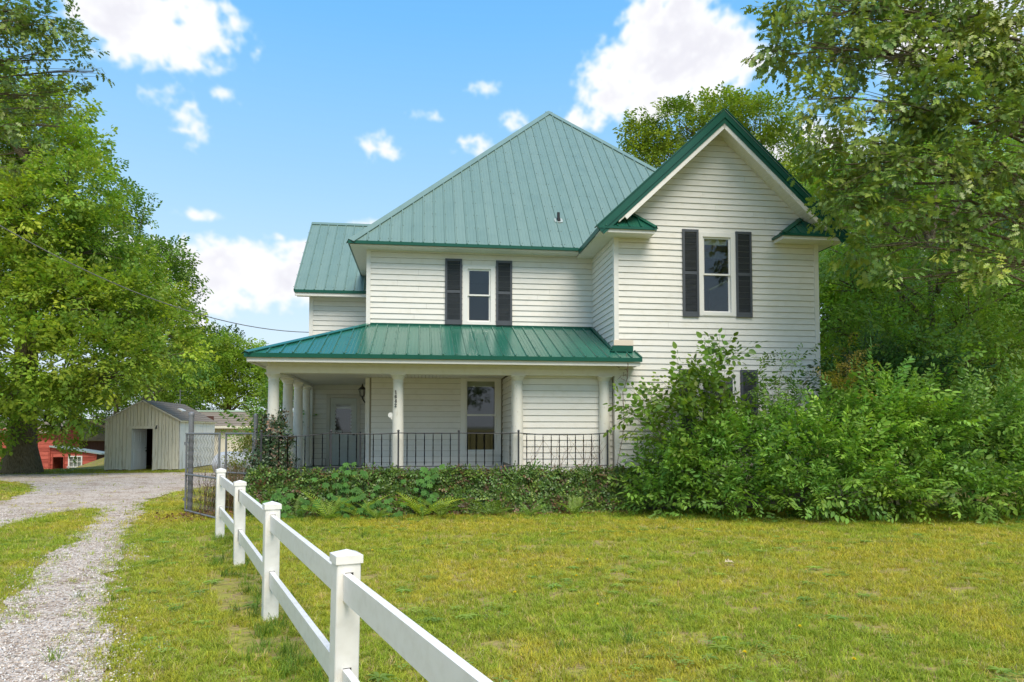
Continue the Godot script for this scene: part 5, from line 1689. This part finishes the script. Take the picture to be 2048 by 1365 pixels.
	for i in 4:
		var lobes := []
		var r := RandomNumberGenerator.new()
		r.seed = 60 + i
		for k in 20:
			var a := r.randf() * TAU
			var h := r.randf_range(2.5, 12.5)
			var w := 3.0 * sqrt(maxf(0.1, 1.0 - pow((h - 6.5) / 6.5, 2.0))) * r.randf_range(0.4, 0.9)
			lobes.append([cos(a) * w, h, sin(a) * w, r.randf_range(1.1, 1.8)])
		t = thing("roadside_tree", what[i], "tree", ring[i], 0.0, "trees across the road")
		wood(t, lobes, 0.25, 2.0, {"seed": 60 + i, "top": 7.0, "twigs": 2})
		crown(t, lobes, far, M.maple, 4.0, Color(0.11, 0.19, 0.03), {"seed": 60 + i, "scale": 0.8})

func make_bushes() -> void:
	var hon := [spray(71, 16, 0.46, 0.102, 0.044, OVATE, 0.16, 0.25, true, 0.003), spray(72, 14, 0.40, 0.108, 0.046, OVATE, 0.2, 0.3, true, 0.003), spray(73, 18, 0.55, 0.094, 0.038, LONG, 0.14, 0.2, true, 0.003)]
	var box := [spray(81, 20, 0.3, 0.045, 0.02, OVATE, 0.3, 0.1, true, 0.003), spray(82, 22, 0.34, 0.04, 0.018, LONG, 0.3, 0.1, true, 0.003)]
	var red := [spray(76, 13, 0.5, 0.125, 0.075, ROUND, 0.35, 0.35, false, 0.004), spray(77, 11, 0.55, 0.135, 0.08, ROUND, 0.3, 0.4, false, 0.004)]
	for q in BUSHES:
		var b := thing("bush", q.label, "bush", q.at, 0.0, "overgrown bushes before the house")
		var kind := hon
		if q.kind == "red": kind = red
		if q.kind == "box": kind = box
		wood(b, q.lobes, q.get("stem", 0.035), 0.25, {"seed": q.seed, "top": 0.9, "rise": 0.9, "twigs": 9, "flare": 1.2, "limb": 0.35, "wobble": 0.6})
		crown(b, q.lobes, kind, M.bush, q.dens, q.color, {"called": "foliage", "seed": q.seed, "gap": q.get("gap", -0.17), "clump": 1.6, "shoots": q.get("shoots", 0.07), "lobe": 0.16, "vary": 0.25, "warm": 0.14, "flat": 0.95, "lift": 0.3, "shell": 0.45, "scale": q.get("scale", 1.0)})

func make_porch_plants() -> void:
	var r := RandomNumberGenerator.new()
	r.seed = 17
	var ivy := [spray(91, 9, 0.16, 0.055, 0.032, MAPLELEAF, 0.5, 0.3, false, 0.002), spray(92, 8, 0.18, 0.06, 0.034, MAPLELEAF, 0.45, 0.4, false, 0.002), spray(93, 10, 0.15, 0.048, 0.028, OVATE, 0.5, 0.3, false, 0.002)]
	# ---- ivy all over the porch foundation
	var I := thing("ivy_hedge", "dense mat of small ivy covering the porch foundation", "ivy", HOUSE_AT, HOUSE_TURN)
	var where := [[], [], []]
	var tints := [[], [], []]
	var nz := noise(19, 1.3, 3)
	for i in 5200:
		var x := r.randf_range(-7.45, 0.30)
		var u := r.randf() * 1.35
		var bulge := 0.10 + nz.get_noise_2d(x * 1.2, u * 2.0) * 0.10
		var top := 0.80 + nz.get_noise_2d(x * 0.9, 31.0) * 0.09
		var p: Vector3
		var d: Vector3
		if u < 1.1:
			var y := u / 1.1 * top
			p = Vector3(x, y, 0.30 + bulge + 0.16 * (1.0 - u / 1.1) + r.randf_range(-0.06, 0.03))
			d = Vector3(0, 0.15, 1)
		else:
			var t := (u - 1.1) / 0.25
			p = Vector3(x, top + r.randf_range(-0.03, 0.05), 0.40 + bulge - t * 0.30)
			d = Vector3(0, 1, 0.3)
		var g := Vector3(r.randf_range(-1, 1), r.randf_range(-1.0, 0.8), 0.25)
		var k := r.randi() % 3
		where[k].append(Transform3D(facing(g, d + Vector3(r.randf_range(-0.4, 0.4), r.randf_range(-0.3, 0.4), 0), r.randf_range(0.75, 1.25)), p))
		var c := Color(0.115, 0.21, 0.042)
		if nz.get_noise_2d(x * 1.6, u * 3.0 + 9.0) > 0.28 and r.randf() < 0.5: c = Color(0.17, 0.10, 0.055)
		elif r.randf() < 0.06: c = Color(0.22, 0.13, 0.07)
		elif r.randf() < 0.25: c = Color(0.2, 0.3, 0.05)
		tints[k].append(tint(r, c, 0.3, 0.12))
	for k in 3:
		copies("foliage", ivy[k], M.ivy, where[k], tints[k], I).set_meta("kind", "stuff")
	var st := MB.new()
	for i in 60:
		var x := r.randf_range(-7.3, 0.2)
		st.tube([Vector3(x, 0.0, 0.34), Vector3(x + r.randf_range(-0.2, 0.2), 0.4, 0.30), Vector3(x + r.randf_range(-0.4, 0.4), 0.8, 0.28)], [0.008, 0.006, 0.003], 4, false)
	part("stems", st, M.bark, I)
	# ---- ivy climbing the corner column
	var CI := thing("column_ivy", "ivy climbing up the corner porch column", "ivy", hw(-7.1, 0.76, -0.1), HOUSE_TURN)
	where = [[], [], []]
	tints = [[], [], []]
	for i in 620:
		var y := pow(r.randf(), 1.25) * 1.28
		var a := r.randf() * TAU
		var wide := lerpf(0.26, 0.05, y / 1.28) + 0.11
		if y > 0.8 and sin(a * 2.0 + y * 6.0) < -0.1: continue
		var p := Vector3(cos(a) * wide * r.randf_range(0.6, 1.25), y, sin(a) * wide * 0.9)
		var k := r.randi() % 3
		where[k].append(Transform3D(facing(Vector3(r.randf_range(-1, 1), r.randf_range(-0.6, 1), 0), Vector3(cos(a), 0.4, sin(a)), r.randf_range(0.8, 1.3)), p))
		tints[k].append(tint(r, Color(0.04, 0.082, 0.026) if r.randf() < 0.85 else Color(0.20, 0.12, 0.07), 0.3, 0.1))
	for k in 3:
		copies("foliage", ivy[k], M.ivy, where[k], tints[k], CI).set_meta("kind", "stuff")
	st = MB.new()
	for i in 7:
		var a := TAU * i / 7
		st.tube([Vector3(cos(a) * 0.2, 0, sin(a) * 0.2), Vector3(cos(a + 0.5) * 0.14, 0.5, sin(a + 0.5) * 0.14), Vector3(cos(a + 1.1) * 0.125, 1.15, sin(a + 1.1) * 0.125)], [0.012, 0.008, 0.003], 5, false)
	part("stems", st, M.bark, CI)
	# ---- five-leaved creeper
	for q in [["creeper climbing over the porch edge before the door, broad five-part leaves", -5.55, 0.62, 0.62, 0.46, 0.42, 80], ["creeper with broad leaves hanging down the ivy right of the numbered column", -4.02, 0.50, 0.66, 0.24, 0.44, 60], ["low creeper with broad leaves near the fence at the hedge's left end", -6.65, 0.30, 0.78, 0.42, 0.28, 55], ["creeper leaves at the foot of the ivy between the ferns", -4.95, 0.22, 0.86, 0.6, 0.2, 60]]:
		var V := thing("creeper", q[0], "creeper", hw(q[1], 0, q[3]), HOUSE_TURN, "creepers on the porch foundation")
		var pal := MB.new()
		for k in 5:
			var an := -1.15 + 0.575 * k
			pal.col = Color(1, 1, 1) * (0.9 + 0.05 * k)
			leaf(pal, Vector3.ZERO, Vector3(sin(an), cos(an), -0.25).normalized(), Vector3(sin(an) * 0.3, 0.2, 1), 0.105 if k in [1, 2, 3] else 0.08, 0.036, LONG)
		var wh := []
		var tn := []
		var vs := MB.new()
		for i in int(q[6] * 0.7):
			var p := Vector3(r.randfn() * q[4] * 0.6, q[2] + r.randfn() * q[5] * 0.6, r.randf_range(-0.06, 0.12) + 0.03)
			p.y = clampf(p.y, 0.06, 1.06)
			wh.append(Transform3D(facing(Vector3(r.randf_range(-0.7, 0.7), -0.8, 0.5), Vector3(r.randf_range(-0.4, 0.4), 0.75, 0.8), r.randf_range(0.75, 1.25)), p))
			tn.append(tint(r, Color(0.08, 0.205, 0.034), 0.25, 0.08))
			if i % 4 == 0: vs.tube([Vector3(p.x * 0.3, 0, -0.1), p * Vector3(0.8, 0.6, 0.5), p], [0.005, 0.004, 0.002], 4, false)
		copies("foliage", pal.mesh(), M.creeper, wh, tn, V).set_meta("kind", "stuff")
		part("stems", vs, M.bark, V)
	# ---- ferns along the foot of the hedge
	var fm := MB.new()
	for i in 17:
		var t := lerpf(0.12, 0.99, i / 16.0)
		var ln := 0.115 * sin(PI * pow(t, 0.75)) + 0.012
		var at := Vector3(0, t * 0.62 - 0.05 * t * t, -0.30 * t * t)
		for s in [-1.0, 1.0]:
			fm.col = Color(1, 1, 1) * (0.9 + 0.2 * sin(i * 7.0 + s))
			leaf(fm, at, Vector3(s, 0.38, -0.12).normalized(), Vector3(0, 0.2, 1), ln, 0.0125, LONG, 0.1)
	fm.col = Color(0.7, 0.8, 0.5)
	fm.tube([Vector3(0, 0, 0), Vector3(0, 0.298, -0.075), Vector3(0, 0.57, -0.30)], [0.005, 0.004, 0.001], 4, false)
	var frond := fm.mesh()
	var fern_label := ["fern with long fronds nearest the fence, at the hedge's left end", "fern with two bright fronds left of the tall creeper", "bright fern below the tall creeper", "low fern just right of the tall creeper", "upright bright fern below the hanging creeper", "spreading fern right of the hanging creeper", "dark low fern at the middle of the ivy hedge", "fern below the railing's enclosed bay", "small fern near the hedge's right end"]
	var fern_at := [[-6.4, 0.9, 0.7], [-5.85, 1.0, 1.05], [-5.3, 0.85, 0.9], [-4.95, 1.1, 0.62], [-4.1, 0.85, 1.15], [-3.75, 1.05, 0.8], [-2.75, 0.85, 0.95], [-2.0, 1.0, 0.6], [-1.1, 0.85, 0.7]]
	for i in fern_at.size():
		var q: Array = fern_at[i]
		var f := thing("fern", fern_label[i], "fern", hw(q[0], 0.0, q[1] - 0.02), HOUSE_TURN, "ferns at the foot of the ivy")
		var base := tint(r, Color(0.42, 0.55, 0.065) if i in [1, 2, 4] else Color(0.27, 0.43, 0.06), 0.1, 0.08)
		var nf := r.randi_range(6, 11)
		for k in nf:
			var a := TAU * k / nf + r.randf_range(-0.5, 0.5)
			var out := Vector3(cos(a), r.randf_range(0.7, 2.4), sin(a) * 0.9 + 0.35)
			var fo := put("frond", frond, tinted(M.bush, tint(r, base, 0.15, 0.08), "fern%d_%d" % [i, k % 2]), f)
			fo.transform = Transform3D(facing(out, Vector3(-cos(a) * 0.5, 1.0, -sin(a) * 0.5 + 0.3), r.randf_range(0.75, 1.35) * q[2]), Vector3(0, 0.02, 0))
	# ---- dry vines
	var dv := MB.new()
	for i in 26:
		var x := r.randf_range(-2.0, -0.3)
		var p := Vector3(x, r.randf_range(0.85, 1.0), 0.17)
		var ps := [p]
		for k in 4:
			p += Vector3(r.randf_range(-0.16, 0.16), r.randf_range(0.05, 0.24), r.randf_range(-0.03, 0.03))
			if p.y > 1.62: p.y = 1.6 - r.randf() * 0.1
			ps.append(p)
		dv.tube(ps, [0.0035, 0.003, 0.003, 0.0025, 0.0015], 4, false)
	var o := part("dry_vine", dv, mat(Color(0.20, 0.13, 0.09), 0.9))
	o.position = HOUSE_AT
	o.rotation.y = HOUSE_TURN
	tag(o, "tangle of bare brown vine stems on the railing's right bay", "vine")
	dv = MB.new()
	dv.tube([Vector3(0.14, 3.3, 0.42), Vector3(0.15, 3.05, 0.48), Vector3(0.19, 2.8, 0.30), Vector3(0.13, 2.5, 0.16), Vector3(0.16, 1.9, 0.14), Vector3(0.12, 1.5, 0.13), Vector3(-0.02, 1.0, 0.22), Vector3(0.0, 0.5, 0.4)], [0.006, 0.008, 0.008, 0.007, 0.007, 0.007, 0.006, 0.008], 6)
	for i in 9:
		var p := Vector3(0.10 + r.randf_range(-0.12, 0.12), r.randf_range(2.75, 3.05), 0.2 + r.randf_range(-0.1, 0.2))
		dv.tube([p, p + Vector3(r.randf_range(-0.1, 0.1), r.randf_range(-0.12, 0.05), 0.02)], [0.008, 0.002], 4, false)
	o = part("dry_vine", dv, mat(Color(0.20, 0.13, 0.09), 0.9))
	o.position = HOUSE_AT
	o.rotation.y = HOUSE_TURN
	tag(o, "single brown vine stem hanging from the porch roof's right end", "vine")
	# ---- tall dry weeds by the gate
	var W := thing("dry_weeds", "tall reddish dry weeds standing behind the chain-link gate", "weeds", Vector3(-5.9, 0, -15.6))
	W.set_meta("kind", "stuff")
	var wm := MB.new()
	for i in 850:
		var x := r.randf_range(-0.45, 1.0)
		var z := r.randf_range(-1.2, 1.5)
		var h := r.randf_range(0.35, 1.05)
		var dx := r.randf_range(-0.18, 0.18)
		var dz := r.randf_range(-0.12, 0.12)
		wm.col = tint(r, [Color(0.30, 0.20, 0.12), Color(0.24, 0.13, 0.08), Color(0.35, 0.28, 0.15), Color(0.15, 0.2, 0.05)][r.randi() % 4], 0.25, 0.1)
		wm.tube([Vector3(x, 0, z), Vector3(x + dx * 0.4, h * 0.6, z + dz * 0.4), Vector3(x + dx, h, z + dz)], [0.006, 0.0045, 0.002], 3, false)
		if i % 2 == 0:
			for k in 4:
				var y := h * r.randf_range(0.3, 0.95)
				leaf(wm, Vector3(x + dx * y / h, y, z + dz * y / h), Vector3(r.randf_range(-1, 1), 0.3, r.randf_range(-1, 1)).normalized(), Vector3(0.1, 1, 0.1), 0.09, 0.022, OVATE)
	part("stalks", wm, tinted(M.grass, Color.WHITE, "weeds"), W)

var tinted_made := {}
func tinted(m: StandardMaterial3D, c: Color, key: String) -> StandardMaterial3D:
	if not tinted_made.has(key):
		var d: StandardMaterial3D = m.duplicate()
		d.albedo_color = c.linear_to_srgb()
		tinted_made[key] = d
	return tinted_made[key]

# ---------- lawn ----------
func tuft(sd: int, n: int, h: float, spread: float, wide: float) -> ArrayMesh:
	var r := RandomNumberGenerator.new()
	r.seed = sd
	var mb := MB.new()
	for i in n:
		var a := r.randf() * TAU
		var p := Vector3(cos(a), 0, sin(a)) * spread * sqrt(r.randf())
		var b := r.randf() * TAU
		var lean := Vector3(cos(b), 0, sin(b)) * h * r.randf_range(0.3, 1.5)
		var s := Vector3(-sin(b), 0, cos(b)) * wide
		var hh := h * r.randf_range(0.4, 1.05)
		var v := r.randf_range(0.75, 1.25)
		mb.col = Color(v * r.randf_range(0.9, 1.15), v, v * 0.9)
		var m := p + lean * 0.35 + Vector3(0, hh * 0.65, 0)
		var t := p + lean + Vector3(0, hh, 0)
		mb.quad(p - s, p + s, m + s * 0.7, m - s * 0.7)
		mb.tri(m - s * 0.7, m + s * 0.7, t)
	return mb.mesh()
func on_drive(p: Vector2) -> bool:
	return Geometry2D.is_point_in_polygon(p, drive)
func make_lawn() -> void:
	var kinds := [tuft(1, 11, 0.042, 0.045, 0.0022), tuft(2, 12, 0.036, 0.05, 0.0022), tuft(3, 9, 0.055, 0.04, 0.0024)]
	var where := [[], [], []]
	var tints := [[], [], []]
	var r := RandomNumberGenerator.new()
	r.seed = 23
	var pn := noise(24, 0.22, 3)
	var fn := noise(25, 1.3, 3)
	var bare := noise(26, 0.8, 3)
	var fence_a := Vector2(-4.6, -11.09)
	var fence_b := Vector2(1.58, 1.25)
	var rects := []
	var z := -3.6
	while z > -31.0:
		rects.append(z)
		z -= 0.5
	for z0 in rects:
		var dist: float = -z0
		var per: float = 1050.0 if dist < 6.5 else (720.0 if dist < 9.0 else (480.0 if dist < 12.5 else (330.0 if dist < 16.5 else 70.0)))
		var half: float = dist * 0.76 + 1.6
		var xr: float = half if dist < 15.5 else -4.5
		var n := int(per * 0.5 * (xr + half))
		for i in n:
			var x := r.randf_range(-half, xr)
			var zz: float = z0 - r.randf() * 0.5
			var l := Vector3(x, 0, zz) - HOUSE_AT
			l = l.rotated(Vector3.UP, -HOUSE_TURN)
			if l.x > -7.4 and l.x < 9.0 and l.z < 0.35: continue
			var p := Vector2(x, zz)
			if on_drive(p + Vector2(r.randfn(), r.randfn()) * 0.16):
				if fn.get_noise_2d(x * 1.4, zz * 1.4) < 0.36 or r.randf() < 0.8: continue
			var q := Geometry2D.get_closest_point_to_segment(p, fence_a, fence_b)
			var df := p.distance_to(q)
			if df < 0.35 and bare.get_noise_2d(x, zz) > 0.0 and r.randf() < 0.85: continue
			if bare.get_noise_2d(x * 1.3 + 40, zz * 1.3) > 0.38 and r.randf() < 0.8: continue
			var k := r.randi() % 3
			var a := r.randf() * TAU
			var s := r.randf_range(0.7, 1.25) * (1.0 if dist < 9 else (1.25 if dist < 12.5 else (1.5 if dist < 17 else 2.4)))
			where[k].append(Transform3D(Basis(Vector3.UP, a).scaled(Vector3(s, minf(s, 1.3) * r.randf_range(0.8, 1.15), s)), Vector3(x, 0.0, zz)))
			var w := pn.get_noise_2d(x, zz) * 0.9 + fn.get_noise_2d(x, zz) * 0.55
			var green := Color(0.36, 0.46, 0.05)
			var gold := Color(0.545, 0.505, 0.065)
			var c := green.lerp(gold, clampf(0.52 + w * 1.5, 0, 1))
			if x < -1.0 and df < 2.2: c = c.lerp(green, 0.4)
			if r.randf() < 0.08: c = Color(0.62, 0.50, 0.24)
			tints[k].append(tint(r, c, 0.32, 0.12))
	print("tufts ", where[0].size() * 3)
	var g := thing("grass", "short mown yellow-green lawn grass", "grass")
	g.set_meta("kind", "stuff")
	for k in 3:
		copies("blades", kinds[k], M.grass, where[k], tints[k], g).set_meta("kind", "stuff")
	# taller unmown tufts along the fence line and under the bushes
	var tall := tuft(7, 26, 0.13, 0.06, 0.003)
	var w2 := []
	var t2 := []
	for i in 420:
		var p: Vector2
		if i < 130:
			p = fence_a.lerp(fence_b, r.randf() * 0.72) + Vector2(r.randfn(), r.randfn()) * 0.16
		elif i < 300:
			var h := hw(r.randf_range(-7.2, 8.5), 0, 0.0)
			p = Vector2(h.x, h.z + r.randf_range(0.95, 1.5) + (0.55 if h.x > 2.6 else 0.0))
		else:
			p = Vector2(r.randf_range(-6, 7.5), r.randf_range(-13, -4.8))
			if fn.get_noise_2d(p.x * 0.6, p.y * 0.6) < 0.12: continue
		w2.append(Transform3D(Basis(Vector3.UP, r.randf() * TAU).scaled(Vector3.ONE * r.randf_range(0.5, 1.1)), Vector3(p.x, 0, p.y)))
		t2.append(tint(r, Color(0.2, 0.32, 0.045), 0.25, 0.14))
	copies("tall_blades", tall, M.grass, w2, t2, g).set_meta("kind", "stuff")
	# clover and plantain among the grass
	var ros := MB.new()
	for k in 7:
		var an := TAU * k / 7 + (k % 2) * 0.2
		ros.col = Color(1, 1, 1) * (0.85 + 0.05 * k)
		leaf(ros, Vector3(cos(an), 0, sin(an)) * 0.008 + Vector3(0, 0.02, 0), Vector3(cos(an), 0.28, sin(an)).normalized(), Vector3.UP, 0.07 + 0.012 * (k % 3), 0.024, ROUND, 0.25)
	var clo := MB.new()
	for k in 15:
		var an := k * 2.4
		var at := Vector3(cos(an), 0, sin(an)) * 0.018 * sqrt(k) + Vector3(0, 0.035 + 0.008 * (k % 3), 0)
		for j in 3:
			var b := an + TAU * j / 3
			clo.col = Color(1, 1, 1) * (0.9 + 0.1 * (j % 2))
			leaf(clo, at, Vector3(cos(b), 0.2, sin(b)).normalized(), Vector3.UP, 0.014, 0.009, ROUND, 0.1)
	var W := thing("clover", "clover and plantain leaves scattered through the lawn", "weeds")
	W.set_meta("kind", "stuff")
	for pass_k in 2:
		var wh := []
		var tn := []
		for i in [900, 3600][pass_k]:
			var p := Vector2(r.randf_range(-9, 10), r.randf_range(-13.6, -4.2))
			if absf(p.x) > -p.y * 0.76 + 1.5: continue
			if fn.get_noise_2d(p.x * 0.5 + 20, p.y * 0.5) < 0.08 or on_drive(p): continue
			wh.append(Transform3D(Basis(Vector3.UP, r.randf() * TAU).scaled(Vector3.ONE * r.randf_range(0.55, 1.2)), Vector3(p.x, 0.004, p.y)))
			tn.append(tint(r, Color(0.28, 0.42, 0.08), 0.25, 0.15))
		copies("leaves", [ros, clo][pass_k].mesh(), M.grass, wh, tn, W).set_meta("kind", "stuff")
	# loose stones on the driveway
	var stones := []
	for k in 3:
		var mb := MB.new()
		var pts := []
		for j in 6:
			var d: Vector3 = [Vector3.UP, Vector3.DOWN, Vector3.LEFT, Vector3.RIGHT, Vector3.FORWARD, Vector3.BACK][j]
			pts.append((d + Vector3(r.randf_range(-0.35, 0.35), r.randf_range(-0.3, 0.3), r.randf_range(-0.35, 0.35))) * Vector3(1.0, 0.62, 0.8))
		for f in [[0, 5, 3], [0, 3, 4], [0, 4, 2], [0, 2, 5], [1, 3, 5], [1, 4, 3], [1, 2, 4], [1, 5, 2]]:
			mb.tri(pts[f[0]], pts[f[1]], pts[f[2]])
		stones.append(mb.mesh())
	var sw := [[], [], []]
	var stn := [[], [], []]
	var tries := 0
	var lowx := -12.0
	for i in 60000:
		var zz := -4.0 - 11.0 * pow(r.randf(), 1.35)
		var x := r.randf_range(maxf(lowx, zz * 0.76 - 1.2), -2.0)
		var p := Vector2(x, zz)
		var inside := on_drive(p)
		if not inside and not on_drive(p + Vector2(r.randfn(), r.randfn()) * 0.2): continue
		if inside and bare.get_noise_2d(x * 0.7, zz * 0.7) > 0.28 and r.randf() < 0.5: continue
		var k := r.randi() % 3
		var s := r.randf_range(0.005, 0.0125)
		sw[k].append(Transform3D(Basis.from_euler(Vector3(r.randf() * 0.6, r.randf() * TAU, r.randf() * 0.6)).scaled_local(Vector3.ONE * s), Vector3(x, 0.012 + s * 0.35, zz)))
		var c := Color(0.54, 0.495, 0.45)
		var q := r.randf()
		if q < 0.2: c = Color(0.70, 0.665, 0.62)
		elif q < 0.38: c = Color(0.37, 0.31, 0.25)
		elif q < 0.46: c = Color(0.24, 0.22, 0.21)
		stn[k].append(tint(r, c, 0.2, 0.08))
	var G := thing("gravel", "loose pale grey limestone gravel on the driveway", "gravel")
	G.set_meta("kind", "stuff")
	for k in 3:
		copies("stones", stones[k], M.pebble, sw[k], stn[k], G).set_meta("kind", "stuff")

func make_small_things() -> void:
	var r := RandomNumberGenerator.new()
	r.seed = 29
	# ---- dandelions
	var fm := MB.new()
	for k in 22:
		var an := k * 2.399
		var q := sqrt(k / 22.0)
		leaf(fm, Vector3(0, 0.045, 0), Vector3(cos(an) * q, 1.05 - q * 0.9, sin(an) * q).normalized(), Vector3(-cos(an), 1, -sin(an)), 0.021, 0.006, OVATE)
	var sm := MB.new()
	sm.tube([Vector3(0, 0, 0), Vector3(0.004, 0.046, 0)], [0.002, 0.002], 5)
	var flower := fm.mesh()
	var stem := sm.mesh()
	var spots := [Vector2(0.03, -7.09), Vector2(0.28, -8.49), Vector2(0.47, -8.43), Vector2(0.72, -7.9), Vector2(1.7, -5.18), Vector2(2.38, -5.86), Vector2(-2.93, -11.3), Vector2(-2.59, -11.6), Vector2(2.42, -5.02), Vector2(0.95, -8.9), Vector2(-1.9, -9.6), Vector2(0.8, -6.6)]
	for i in spots.size():
		var d := thing("dandelion", "small yellow dandelion flower in the lawn", "flower", Vector3(spots[i].x, 0, spots[i].y), r.randf() * TAU, "dandelions in the lawn")
		put("petals", flower, M.flower, d)
		put("stem", stem, tinted(M.grass, Color(0.2, 0.28, 0.08), "stem"), d)
	# ---- a fallen leaf, and leaf litter at the gate
	var lm := MB.new()
	leaf(lm, Vector3(0, 0, 0), Vector3(1, 0.25, 0).normalized(), Vector3(0.1, 1, 0.3), 0.13, 0.08, OAKLEAF, 0.35)
	var o := part("fallen_leaf", lm, mat(Color(0.5, 0.42, 0.25), 0.8))
	o.position = Vector3(2.62, 0.045, -8.72)
	tag(o, "single curled tan leaf lying on the open lawn", "leaf")
	var one := MB.new()
	leaf(one, Vector3.ZERO, Vector3(1, 0.1, 0).normalized(), Vector3(0, 1, 0), 0.075, 0.045, OAKLEAF, 0.3)
	var wh := []
	var tn := []
	for i in 620:
		var p: Vector3
		if i < 380: p = Vector3(-6.0 + r.randfn() * 0.42, 0, -13.75 + r.randfn() * 0.42)
		else:
			p = hw(r.randf_range(-3.6, 0.3), 0, 0.80 + r.randfn() * 0.09)
		p.y = r.randf_range(0.01, 0.06)
		wh.append(Transform3D(Basis.from_euler(Vector3(r.randfn() * 0.5, r.randf() * TAU, r.randfn() * 0.5)).scaled_local(Vector3.ONE * r.randf_range(0.6, 1.2)), p))
		tn.append(tint(r, Color(0.26, 0.14, 0.08), 0.35, 0.15))
	var L := copies("leaf_litter", one.mesh(), tinted(M.grass, Color.WHITE, "litter"), wh, tn)
	tag(L, "brown fallen leaves lying by the gate and below the ivy", "leaves", "", "stuff")
